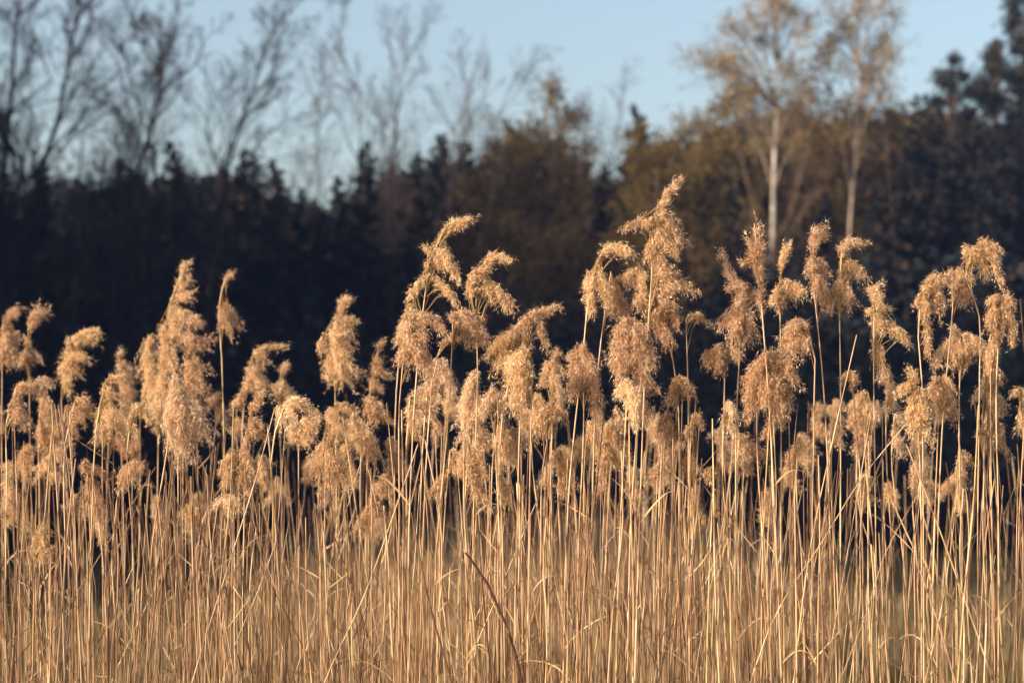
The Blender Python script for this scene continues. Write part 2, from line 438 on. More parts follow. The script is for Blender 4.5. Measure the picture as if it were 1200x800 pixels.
# conifers -----------------------------------------------------------------
NEED = [(0.018, 0.027, 0.034), (0.022, 0.029, 0.031), (0.027, 0.028, 0.026), (0.015, 0.025, 0.033)]
NEED_BROWN = NEED + [(0.060, 0.040, 0.028), (0.048, 0.035, 0.029)]
def spruce_geo(seed, H, Rb, cols, nb=170, per=50, size=0.30, clear=0.04):
    rng = rs(seed)
    wood, need = Geo(), Geo()
    trunk = np.stack([np.zeros(8), np.zeros(8), np.linspace(-0.05, H, 8)], 1)
    trunk[1:, :2] += rng.normal(size=(7, 2)) * 0.05
    tubes(wood, trunk[None], np.linspace(0.17, 0.012, 8)[None], BARK_DARK, 6)
    t = clear + (1 - clear) * (np.arange(nb) + rng.rand(nb)) / nb
    S = interp_path(trunk, t)
    az = rng.rand(nb) * 6.283
    L = Rb * (1 - t) ** 0.85 * (0.5 + 0.8 * rng.rand(nb)) + 0.10
    s = np.linspace(0, 1, 5)
    out = np.stack([np.cos(az), np.sin(az), np.zeros(nb)], 1)
    rise = (-0.30 + 0.75 * t)[:, None]
    P = S[:, None] + out[:, None] * (s[:, None] * L[:, None, None])
    P[:, :, 2] += (rise * s * L[:, None] * 1.0) + 0.22 * (s ** 3) * L[:, None] - 0.18 * s * L[:, None]
    tubes(wood, P, np.maximum(0.022 * (1 - 0.8 * s)[None] * (L[:, None] / Rb), 0.005), BARK_DARK, 3)
    par = np.repeat(np.arange(nb), per)
    x = (0.12 + 0.88 * rng.rand(nb * per)) * 3.999; i = x.astype(int); f = (x - i)[:, None]
    C = P[par, i] * (1 - f) + P[par, i + 1] * f
    T = nrm(P[par, i + 1] - P[par, i])
    spread = (0.02 + 0.20 * L[par])[:, None]
    side = nrm(np.cross(T, np.array([0, 0, 1.0]))) * np.sign(rng.rand(nb * per) - .5)[:, None]
    d = nrm(T * 0.8 + side * rng.rand(nb * per)[:, None] + rng.normal(size=T.shape) * 0.25 + np.array([0, 0, -0.25]))
    q = nrm(np.cross(d, rng.normal(size=T.shape)))
    sz = (size * (0.5 + 0.8 * rng.rand(nb * per)) * np.clip(0.35 + 1.6 * (1 - t[par]), 0, 1))[:, None]
    C = C + side * spread * rng.rand(nb * per)[:, None] * 0.6
    V = np.stack([C, C + d * sz * .45 + q * sz * .22, C + d * sz, C + d * sz * .45 - q * sz * .22], 1)
    cc = np.asarray(cols)[rng.randint(len(cols), size=len(C))] * (0.7 + 0.6 * rng.rand(len(C)))[:, None]
    k = np.arange(len(C)) * 4
    need.add(V.reshape(-1, 3), cc.repeat(4, 0), F3=np.concatenate([np.stack([k, k+1, k+2], 1), np.stack([k, k+2, k+3], 1)]))
    return wood, need

SPR = []
for sd, H, Rb, cols in ((41, 10, 1.45, NEED + [(0.05, 0.038, 0.03)]), (42, 10, 1.25, NEED_BROWN), (43, 10, 1.75, NEED_BROWN)):
    w_, n_ = spruce_geo(sd, H, Rb, cols)
    SPR.append((w_.mesh("spruce_trunk", M_BARK), n_.mesh("spruce_crown", M_NEEDLE)))
CONIFERS = [   # (photo x of top, photo y of top, distance, variant, width factor, label)
    (50, 192, 70, 0, 1.0, "dark conifer below the two leafless trees nearest the left edge"),
    (112, 212, 72, 2, 1.0, "low dark conifer between the second and third leafless trees"),
    (143, 186, 73, 1, 0.9, "narrow brownish conifer left of the crossing leafless stems"),
    (203, 170, 71, 0, 1.05, "peaked dark conifer right of the crossing leafless stems"),
    (238, 212, 74, 1, 0.9, "short dark conifer left of the sinuous leafless tree"),
    (288, 178, 70, 2, 1.0, "broad dark conifer just right of the sinuous leafless stem"),
    (322, 190, 73, 0, 0.9, "dark conifer at the edge of the open sky gap"),
    (10, 205, 74, 1, 1.0, "dark conifer cut by the left picture edge"),
    (350, 222, 71, 1, 0.8, "low brownish conifer at the left rim of the sky gap"),
    (374, 244, 73, 0, 0.8, "lowest dark conifer at the bottom of the sky gap"),
    (400, 208, 74, 1, 0.9, "brown-tinged conifer right of the sky gap"),
    (430, 170, 72, 0, 0.85, "pointed conifer under the left-bending leafless top"),
    (482, 186, 74, 1, 1.0, "brown-tinged conifer under the upright slender leafless tree"),
    (514, 160, 73, 2, 0.9, "tall brownish conifer in the middle, left of the golden trees"),
    (548, 168, 74, 1, 0.9, "brownish conifer touching the olive-brown tree"),
    (660, 182, 75, 1, 0.9, "dark conifer behind the right flank of the tall golden tree"),
    (706, 196, 76, 0, 0.9, "dark conifer in the dip right of the golden tree"),
    (746, 126, 74, 0, 0.8, "pointed dark conifer left of the rusty golden tree"),
    (870, 165, 76, 2, 1.0, "dark conifer half hidden behind the left birch"),
    (985, 150, 78, 1, 1.0, "dark conifer behind the right birch trunk"),
    (1078, 112, 74, 1, 0.9, "brown-tinged conifer right of the birches"),
    (1098, 128, 72, 2, 0.9, "dark conifer between the birches and the pines"),
    (1140, 130, 72, 0, 1.0, "dark conifer under the pine tops near the right edge"),
    (1188, 118, 69.5, 2, 1.0, "dark conifer cut by the right picture edge below the tallest pine"),
    (1066, 176, 67, 1, 0.95, "brownish lower conifer in front of the gap right of the birches"),
    (1118, 158, 68, 2, 0.95, "dark lower conifer in front of the forked pine's trunk"),
    (1160, 166, 67, 0, 0.95, "dark lower conifer in front of the bushy-topped pine's trunk"),
    (1030, 214, 66, 1, 0.9, "low brown-tinged conifer at the foot of the right birch"),
    (965, 226, 70, 2, 0.9, "low dark conifer between the feet of both birches"),
    (862, 222, 66, 1, 0.9, "low brown-tinged conifer at the left foot of the taller birch"),
]
for i, (px, py, D, v, wf, lab) in enumerate(CONIFERS):
    p = at(px, py, D)
    root = empty("conifer", (p[0], D, 0))
    tag(root, lab, "tree", "dark conifers along the wood edge")
    root.rotation_euler = (0, 0, i * 1.7)
    sz = p[2] / 10.0
    root.scale = (wf * max(sz, 0.95), wf * max(sz, 0.95), sz)
    link("trunk", SPR[v][0], root); link("crown", SPR[v][1], root)

def pine(label, clusters, trunk_px, D, seed):
    rng = rs(seed)
    trunk = px_trunk(trunk_px, D, k=10)
    base = trunk[0].copy(); base[2] = 0
    root = empty("pine_tree", base); tag(root, label, "tree", "pines by the right picture edge")
    g, _, _ = woody(rng, trunk, 0.14, (0.07, 0.045, 0.032), [])
    link("trunk", g.mesh("pine_trunk", M_BARK, base, smooth=True), root)
    w_, n_ = Geo(), Geo()
    for (cx, cy, w) in clusters:
        c = at(cx, cy, D); c[1] += rng.normal() * 0.7
        j = np.argmin(np.abs(trunk[:, 2] - (c[2] - 0.6)))
        limb = catmull([trunk[j], (trunk[j] + c) / 2 - [0, 0, .08], c], 6)[None]
        tubes(w_, limb, np.linspace(0.045, 0.014, 6)[None], (0.11, 0.07, 0.05), 4)
        q, _ = grow(rng, limb, 14, 0.45, 0.8, 0.35, k=4, tmin=0.45)
        tubes(w_, q, np.linspace(0.012, 0.005, 4)[None].repeat(len(q), 0), (0.10, 0.07, 0.05), 3)
        n = int(9 * w)
        tips = c + rng.normal(size=(n, 3)) * np.array([1, 1, 0.75]) * w * D / F * 0.55
        # each tip is an upright tuft of needles
        per = 9
        par = np.repeat(np.arange(n), per)
        d = nrm(rng.normal(size=(n * per, 3)) + np.array([0, 0, 0.9]))
        qv = nrm(np.cross(d, rng.normal(size=d.shape)))
        C = tips[par]; ln = (0.16 * (0.7 + 0.6 * rng.rand(n * per)))[:, None]
        V = np.stack([C - qv * .012, C + qv * .012, C + d * ln], 1)
        cc = np.asarray(NEED + [(0.045, 0.05, 0.028), (0.07, 0.055, 0.03)])[rng.randint(6, size=n)].repeat(per, 0)
        k = np.arange(n * per) * 3
        n_.add(V.reshape(-1, 3), cc.repeat(3, 0), F3=np.stack([k, k+1, k+2], 1))
    link("branches", w_.mesh("pine_limbs", M_BARK, base), root)
    link("crown", n_.mesh("pine_crown", M_NEEDLE, base), root)
pine("pine with a forked airy top, left of the taller pines",
     [(1118, 72, 9), (1112, 84, 12), (1124, 92, 11), (1106, 104, 12), (1120, 112, 13), (1100, 118, 9)], [(1116, 300), (1114, 180), (1116, 120), (1118, 78)], 73, 51)
pine("dark bushy-topped pine standing second from the right edge",
     [(1170, 52, 9), (1165, 66, 12), (1177, 70, 12), (1168, 84, 13), (1155, 96, 15), (1180, 96, 12), (1150, 112, 16), (1146, 102, 12), (1172, 112, 15), (1160, 126, 16)],
     [(1165, 300), (1164, 180), (1166, 110), (1170, 56)], 72, 52)
pine("tallest pine, cut by the right picture edge and reaching the top",
     [(1190, 4, 12), (1200, 14, 14), (1196, 24, 10), (1206, -4, 14), (1196, 48, 10), (1192, 62, 10), (1204, 76, 14), (1190, 92, 14), (1200, 108, 16), (1212, 40, 14)],
     [(1203, 300), (1203, 150), (1205, 60), (1202, -5)], 71, 53)

# the mass of the wood behind, plus unseen shade trees added at left ----------------
def wood_mass():
    rng = rs(77)
    geos = [spruce_geo(60 + i, 10, 2.3, NEED_BROWN if i else NEED, nb=100, per=22, size=0.70, clear=0.01) for i in range(2)]
    out = Geo()
    spots = []
    # unseen spruces added left of the frame to shade field and tree feet
    for t in np.linspace(0, 1, 16):
        spots.append((-13.8 - 12 * t + rng.normal() * .4, 46 + 22 * t + rng.normal() * .5, 15.8 + 2.5 * rng.rand()))
    for t in np.linspace(0, 1, 12):
        spots.append((-17 - 12 * t + rng.normal() * .6, 46 + 22 * t + rng.normal() * .8, 15.8 + 2.5 * rng.rand()))
    for t in np.linspace(0, 1, 9):
        spots.append((-10.6 - 3.0 * t + rng.normal() * .3, 30 + 14 * t + rng.normal() * .4, 15.8 + 2 * rng.rand()))
    for j, (x, y, h) in enumerate(spots):
        for gg in geos[j % 2]:
            V = np.concatenate(gg.v); C = np.concatenate(gg.c)
            a = rng.rand() * 6.28; ca, sa = math.cos(a), math.sin(a)
            W = np.stack([(V[:, 0] * ca - V[:, 1] * sa) * min(h, 11) / 9, (V[:, 0] * sa + V[:, 1] * ca) * min(h, 11) / 9, V[:, 2] * h / 10], 1) + [x, y, 0]
            out.add(W, C, np.concatenate(gg.f3) if gg.f3 else None, np.concatenate(gg.f4) if gg.f4 else None)
    # leafy and twiggy growth that closes the wall of the wood up to its skyline
    n = 190000
    y = 75.5 + 4.5 * rng.rand(n); x = rng.uniform(-1, 1, n) * y * 0.26
    p = 600 + F * x / y
    sky_px = np.interp(p, [-150, 0, 50, 95, 140, 172, 203, 240, 288, 320, 345, 372, 400, 430, 462, 500, 560, 600, 630, 665, 690, 725, 745, 800, 830, 870, 920, 960, 1000, 1050, 1080, 1110, 1150, 1200, 1350],
                       [205, 214, 196, 232, 192, 220, 176, 228, 184, 200, 230, 262, 226, 186, 208, 176, 174, 150, 132, 160, 212, 206, 160, 156, 138, 136, 112, 116, 110, 120, 128, 120, 118, 100, 90])
    wob = np.sin(x * 3.1 + y) + 0.7 * np.sin(x * 7.3 - 2 * y) + 0.5 * np.sin(x * 13.7 + 3 * y)
    ztop = CAM_H + (HORIZON - sky_px) / F * y + 0.36 * wob - 1.5 * rng.rand(n) ** 2
    z = ztop * (1 - 0.93 * rng.rand(n) ** 1.1)
    blot = np.sin(x * 1.1 + 1.5 * np.sin(z * 0.7)) * np.sin(z * 0.9 + 0.6 * x) + 0.5 * np.sin(x * 2.9 - z * 1.7)
    warm = np.clip((p - 420) / 420.0, 0, 1) * np.clip(0.55 + 0.55 * blot, 0, 1) * np.clip((1330 - p) / 330.0, 0.12, 1)
    warm = np.maximum(warm, 0.3 * np.clip(blot, 0, 1))
    dark = np.array(NEED + [(0.034, 0.026, 0.024)])[rng.randint(5, size=n)]
    gold = np.array([(0.13, 0.088, 0.030), (0.095, 0.062, 0.025), (0.08, 0.06, 0.026), (0.115, 0.086, 0.034)])[rng.randint(4, size=n)]
    cc = dark + (gold - dark) * (rng.rand(n) < warm)[:, None]
    c0 = np.stack([x, y, z], 1)
    d = nrm(rng.normal(size=(n, 3)) + np.array([0, 0, 0.4])); q = nrm(np.cross(d, rng.normal(size=(n, 3))))
    sz = (0.15 * (0.6 + 0.8 * rng.rand(n)))[:, None]
    V = np.stack([c0, c0 + d * sz * .5 + q * sz * .36, c0 + d * sz, c0 + d * sz * .5 - q * sz * .36], 1)
    k4 = np.arange(n * 4).reshape(n, 4)
    out.add(V.reshape(-1, 3), (cc * (0.75 + 0.5 * rng.rand(n))[:, None]).repeat(4, 0), F4=k4)
    n = 26000
    y = 81 + 4 * rng.rand(n); x = rng.uniform(-1, 1, n) * y * 0.27
    p = 600 + F * x / y
    sk = np.interp(p, [-150, 0, 145, 200, 290, 340, 370, 400, 500, 560, 630, 665, 690, 725, 745, 830, 920, 1080, 1150, 1350],
                   [235, 240, 225, 215, 220, 250, 272, 250, 210, 204, 165, 190, 238, 232, 190, 165, 140, 150, 145, 120])
    z = (CAM_H + (HORIZON - sk) / F * y) * (1 - 0.97 * rng.rand(n))
    c0 = np.stack([x, y, z], 1)
    d = nrm(rng.normal(size=(n, 3)) * [1, .4, 1]); q = nrm(np.cross(d, np.array([0, 1.0, 0]) + rng.normal(size=(n, 3)) * .4))
    sz = (0.75 * (0.6 + 0.8 * rng.rand(n)))[:, None]
    V = np.stack([c0, c0 + d * sz * .5 + q * sz * .36, c0 + d * sz, c0 + d * sz * .5 - q * sz * .36], 1)
    out.add(V.reshape(-1, 3), np.array(NEED + [(0.034, 0.026, 0.024)])[rng.randint(5, size=n)].repeat(4, 0), F4=np.arange(n * 4).reshape(n, 4))
    o = link("forest", out.mesh("forest", M_NEEDLE))
    tag(o, "dark mass of conifer wood closing the view behind, plus unseen shade trees added at left", "forest", kind="stuff")
wood_mass()

def undergrowth():
    rng = rs(88); g = Geo()
    n = 62000
    y = 61 + 14 * rng.rand(n) ** 1.2; x = rng.uniform(-1, 1, n) * (y * 0.25)
    h = 5.2 + 0.8 * np.clip(x / 6, 0, 1) + 1.3 * np.sin(x * 0.9 + 0.8 * np.sin(y * .5)) * np.sin(y * 0.8 + x * 0.3) + 0.9 * np.sin(x * 2.7 + y) + rng.normal(size=n) * 0.35
    pxx = 600 + F * x / y
    h = h + 2.2 * np.exp(-((pxx - 930) / 130) ** 2) + 1.0 * np.exp(-((pxx - 1150) / 80) ** 2)
    h = h * np.clip((y - 60.5) / 2.5, 0.45, 1)
    z = rng.rand(n) ** 0.8 * np.clip(h, 0.5, 8)
    leaf_cards(g, rng, np.stack([x, y, z], 1), 0.28, NEED + [(0.042, 0.032, 0.026), (0.036, 0.030, 0.028)], 0.12)
    o = link("undergrowth", g.mesh("undergrowth", M_NEEDLE))
    tag(o, "dark tangled undergrowth at the foot of the wood", "undergrowth", kind="stuff")
undergrowth()

# ------------------------------------------------------------------ grass of the field behind the reeds
STRAW = np.array((0.53, 0.322, 0.160))
def field_grass():
    rng = rs(99); g = Geo()
    n = 64000
    y = 9 + 58 * rng.rand(n) ** 1.35
    x = rng.uniform(-1, 1, n) * (y * 0.25 + 1.0)
    px = 600 + F * x / y
    patch = np.sin(x * 0.55 + 1.3 * np.sin(y * 0.23)) * np.cos(y * 0.31 + 0.5 * x)
    mid = np.exp(-((px - 620) / 330.0) ** 4)            # tall dry grass stands in the middle of the field
    tall = np.clip(mid * (0.75 + 0.35 * patch), 0, 1)
    clump = np.sin(x * 2.3 + 2 * np.sin(y * 0.9)) * np.sin(y * 1.1 + 1.7 * np.sin(x * 1.3))
    h = (0.28 + 1.02 * tall * (y > 12)) * (0.6 + 0.5 * rng.rand(n)) * (0.85 + 0.28 * clump)
    green = np.clip((1 - tall) * (0.6 + 0.4 * rng.rand(n)) + 0.2 * patch, 0, 1)[:, None]
    dry = np.array([(0.52, 0.35, 0.19), (0.44, 0.27, 0.135), (0.58, 0.41, 0.25), (0.28, 0.16, 0.08)])[rng.randint(4, size=n)]
    grn = np.array([(0.075, 0.085, 0.03), (0.10, 0.10, 0.04), (0.16, 0.13, 0.07)])[rng.randint(3, size=n)]
    brown = np.clip(0.5 - 1.1 * clump, 0, 1)[:, None] * 0.75
    dry = dry * (1 - brown) + np.array((0.17, 0.10, 0.055)) * brown
    col = (dry * (1 - green) + grn * green) * 0.8
    base = np.stack([x, y, np.full(n, -0.02)], 1)
    az = rng.rand(n) * 6.283
    lean = np.stack([np.cos(az), np.sin(az), np.zeros(n)], 1) * (h * (0.1 + 0.3 * rng.rand(n)))[:, None]
    w = (0.005 + 0.00042 * y)[:, None]
    sd = np.stack([-np.sin(az), np.cos(az), np.zeros(n)], 1) * w
    mid_p = base + lean * 0.35 + np.stack([0 * h, 0 * h, h * .6], 1)
    top = base + lean + np.stack([0 * h, 0 * h, h], 1)
    V = np.stack([base - sd, base + sd, mid_p - sd * .8, mid_p + sd * .8, top], 1)
    i = np.arange(n) * 5
    g.add(V.reshape(-1, 3), col.repeat(5, 0),
          F3=np.concatenate([np.stack([i+2, i+3, i+4], 1)]), F4=np.stack([i, i+1, i+3, i+2], 1))
    o = link("dry_grass", g.mesh("dry_grass", M_GRASS))
    tag(o, "dry tan and green meadow grass between the reeds and the wood", "grass", kind="stuff")
field_grass()

# ------------------------------------------------------------------ reeds
C_NODE = np.array((0.15, 0.075, 0.035))
C_SHEATH = np.array((0.60, 0.405, 0.228))
def stem_mesh(geo, rng, path, r0, r1, tint=1.0, sides=6, detail=True):
    """a jointed dry cane along path (dense polyline)"""
    seg = np.linalg.norm(np.diff(path, axis=0), axis=1)
    s = np.concatenate([[0], np.cumsum(seg)]); L = s[-1]
    pos, rad, col = [], [], []
    tint = np.array((tint, tint ** 1.28, tint ** 1.4)) if tint < 1 else tint
    base = STRAW * tint * (0.85 + 0.3 * rng.rand()) * np.array((1, 1 + rng.uniform(-.06, .04), 1 + rng.uniform(-.12, .10)))
    x = 0.0
    while x < L:
        step = rng.uniform(0.12, 0.20)
        low = x < 0.75
        if low: step = 0.4
        rr = r0 + (r1 - r0) * (x / L) ** 1.5
        cov = rng.rand() < 0.55                     # leaf sheath still wraps this internode
        body = base * (1 if not cov else 1.0) if not cov else C_SHEATH * tint * (0.8 + 0.35 * rng.rand())
        if low:
            pos += [x]; rad += [rr]; col += [base]
        elif detail:
            pos += [x, x + .003, x + .007, x + .018]; rad += [rr, rr * 1.42, rr * 1.08, rr * (1.1 if cov else 1)]
            col += [base * .7, C_NODE, C_NODE * 1.4, body]
            pos += [x + step * .5, x + step * .78, x + step * .8]; rad += [rr * (1.12 if cov else .98), rr * (1.16 if cov else .97), rr * .95]
            col += [body, body * 1.05, base]
        else:
            pos += [x, x + .006, x + .02, x + step * .6]; rad += [rr, rr * 1.2, rr, rr]
            col += [base * .7, C_NODE, body, body]
        x += step
    pos.append(L); rad.append(r1 * 0.8); col.append(base)
    pos = np.array(pos); keep = pos <= L
    pos, rad, col = pos[keep], np.array(rad)[keep], np.array(col)[keep]
    P = np.stack([np.interp(pos, s, path[:, a]) for a in range(3)], 1)
    tubes(geo, P[None], rad[None], col[None], sides)

def leaf_mesh(geo, rng, p, d, L, w, tint=1.0, hang=1.0):
    k = 6; s = np.linspace(0, 1, k)
    tw = rng.uniform(-1, 1) * 2.5
    P = p + d * (s[:, None] * L) + np.array([0, 0, -1.0]) * (hang * L * 0.55 * s[:, None] ** 2.2) + rng.normal(size=3) * L * 0.10 * s[:, None] ** 2
    T = nrm(np.gradient(P, axis=0))
    A = nrm(np.cross(T, np.array([0.2, 0.9, 0.1]))); B = np.cross(T, A)
    an = tw * s
    S = A * np.cos(an)[:, None] + B * np.sin(an)[:, None]
    Nn = np.cross(T, S)
    ww = (w * 0.5 * np.minimum(1, 6 * s + 0.35) * (1 - s ** 1.6) + 0.0003)[:, None]
    V = np.stack([P - S * ww, P + Nn * ww * .35, P + S * ww], 1)
    idx = np.arange(k * 3).reshape(k, 3)
    F4 = np.concatenate([np.stack([idx[:-1, j], idx[:-1, j+1], idx[1:, j+1], idx[1:, j]], -1) for j in (0, 1)])
    geo.add(V.reshape(-1, 3), np.array((0.55, 0.37, 0.19)) * tint * (0.8 + 0.4 * rng.rand()), F4=F4)

PAL = np.array([(0.86, 0.655, 0.45), (0.82, 0.595, 0.385), (0.70, 0.47, 0.275), (0.50, 0.30, 0.155), (0.90, 0.74, 0.56)])
PAL_W = {"tan": (.22, .27, .24, .18, .09), "pale": (.34, .2, .1, .04, .32), "brown": (.1, .22, .3, .34, .04), "gold": (.1, .3, .35, .22, .03), "dark": (.03, .12, .3, .53, .02)}

def fluff(geo, rng, C, T, tone, sp_len, hairs=2):
    """spikelets at C pointing along T: a folded husk each, with silky hairs"""
    n = len(C)
    if n == 0: return
    cc = PAL[rng.choice(5, size=n, p=PAL_W[tone])] * (0.8 + 0.4 * rng.rand(n))[:, None]
    d = nrm(T)
    q = nrm(np.cross(d, rng.normal(size=(n, 3)))); nn = np.cross(d, q)
    s = (sp_len * (0.6 + 0.8 * rng.rand(n)))[:, None]
    w = s * 0.13
    V = np.stack([C, C + d * s * .4 + q * w + nn * w * .6, C + d * s, C + d * s * .4 - q * w + nn * w * .6], 1)
    k = np.arange(n) * 4
    geo.add(V.reshape(-1, 3), cc.repeat(4, 0), F3=np.concatenate([np.stack([k, k+1, k+2], 1), np.stack([k, k+2, k+3], 1)]))
    par = np.repeat(np.arange(n), hairs)
    hd = nrm(d[par] * 0.9 + rng.normal(size=(n * hairs, 3)) * 0.55)
    hq = nrm(np.cross(hd, rng.normal(size=hd.shape))) * 0.00024
    hl = s[par] * (1.1 + 1.3 * rng.rand(n * hairs))[:, None]
    b = C[par] + d[par] * s[par] * 0.25
    V = np.stack([b - hq, b + hq, b + hd * hl], 1)
    k = np.arange(n * hairs) * 3
    geo.add(V.reshape(-1, 3), (cc[par] * 1.12).repeat(3, 0), F3=np.stack([k, k+1, k+2], 1))

DOWN = np.array([0, 0, -1.0])
def mop(geo, rng, stem_path, a, e, w, tone, dens=1.0, sparse=False, sp_len=0.0065):
    """one tuft of the plume: branches leaving the stem near a, arching over and ending round e; w = half width (m)"""
    w = w * (1.3 if w < 0.0115 else 1.55)
    L = np.linalg.norm(e - a) + 0.5 * w
    start_ref = a - np.array([0, 0, 0.15 * L])
    dist = np.linalg.norm(stem_path - start_ref, axis=1)
    j = int(np.argmin(dist))
    nb = max(6, int((5 + w * 620) * dens))
    up = np.array([0, 0, 1.0])
    rising = e[2] > a[2]
    lift = (0.10 if rising else 0.24) * L
    ball = lambda n: nrm(rng.normal(size=(n, 3))) * (rng.rand(n, 1) ** 0.45)
    jj = np.clip(j + rng.randint(-2, 3, nb), 0, len(stem_path) - 1)
    p0 = stem_path[jj]
    short = (0.5 + 0.72 * rng.rand(nb))[:, None]
    p1 = a + up * lift * 0.7 + ball(nb) * w * 0.45 + (e - a) * 0.08
    p2 = a + (e - a) * 0.62 * short + up * lift + ball(nb) * w * 0.85
    p3 = a + (e - a) * short + ball(nb) * w * np.array([1, 1, 0.8])
    t = np.linspace(0, 1, 9)[None, :, None]
    B = ((1-t)**3 * p0[:, None] + 3*(1-t)**2*t * p1[:, None] + 3*(1-t)*t*t * p2[:, None] + t**3 * p3[:, None])
    tubes(geo, B[:, ::2], np.linspace(0.0007, 0.0003, 5)[None].repeat(nb, 0), (0.48, 0.32, 0.16), 3)
    per = max(8, int((L * 1.15) / (0.0042 if sparse else 0.0022 * max(1.0, a[1] / 5.0) ** 2)))
    per = min(per, 75)
    par = np.repeat(np.arange(nb), per)
    u = (0.30 + 0.70 * rng.rand(nb * per) ** 0.8) * 7.999
    i = u.astype(int); f = (u - i)[:, None]
    C = B[par, i] * (1 - f) + B[par, i + 1] * f
    T = nrm(B[par, i + 1] - B[par, i])
    r = (0.0018 if sparse else 0.0032)
    C = C + rng.normal(size=C.shape) * r
    D = nrm(T * 0.75 + DOWN * (0.1 if rising else 0.5) + rng.normal(size=T.shape) * 0.35)
    fluff(geo, rng, C, D, tone, sp_len * max(1.0, a[1] / 5.2), hairs=2)

def stem_path_px(pts, d, rng, n=60):
    """pts in photo pixels, bottom (y about 800) first; the cane goes on straight down to the ground"""
    w = [at(x, y, d) for x, y in pts]
    dy = rng.uniform(-0.05, 0.05)
    a, b = w[0], w[1]
    sl = (a - b) / max(b[2] - a[2], 0.05)
    g = np.array([a[0] + np.clip(sl[0], -0.25, 0.25) * a[2] * 0.75, d + dy, -0.03])
    midp = (g + a) / 2 + rng.normal(size=3) * [0.006, 0.006, 0]
    out = catmull([g, midp] + w, n)
    return out

def make_reed(label, d, stem_px, mops, tone="tan", seed=0, group="reeds carrying plumes", r=0.0022, dens=1.0, sparse=False, nleaf=0, name="reed", sp_len=0.0056):
    rng = rs(1000 + seed)
    path = stem_path_px(stem_px, d, rng)
    base = path[0].copy(); base[2] = 0
    root = empty(name, base)
    tag(root, label, "reed", group)
    g = Geo(); stem_mesh(g, rng, path, r, 0.0011, sides=5)
    link("stem", g.mesh("reed_stem", M_STEM, base, smooth=True), root)
    top = path[int(len(path) * .45):]
    mpp = d / F
    pg = Geo()
    for m in mops:
        ax, ay, ex, ey, w = m[:5]
        a = at(ax, ay, d + rng.normal() * 0.008); e = at(ex, ey, d + rng.normal() * w * mpp * 0.5)
        mop(pg, rng, top, a, e, w * mpp, m[5] if len(m) > 5 else tone, dens, sparse, sp_len)
    link("plume", pg.mesh("reed_plume", M_PLUME, base), root)
    for _ in range(nleaf):
        lg = Geo()
        p = interp_path(path, np.array([rng.uniform(.55, .78)]))[0]
        az = rng.rand() * 6.28
        leaf_mesh(lg, rng, p, nrm(np.array([math.cos(az) * .6, math.sin(az) * .4, .8])), rng.uniform(.08, .2), .0035)
        link("leaf", lg.mesh("reed_leaf", M_LEAF, base, smooth=True), root)
    return root

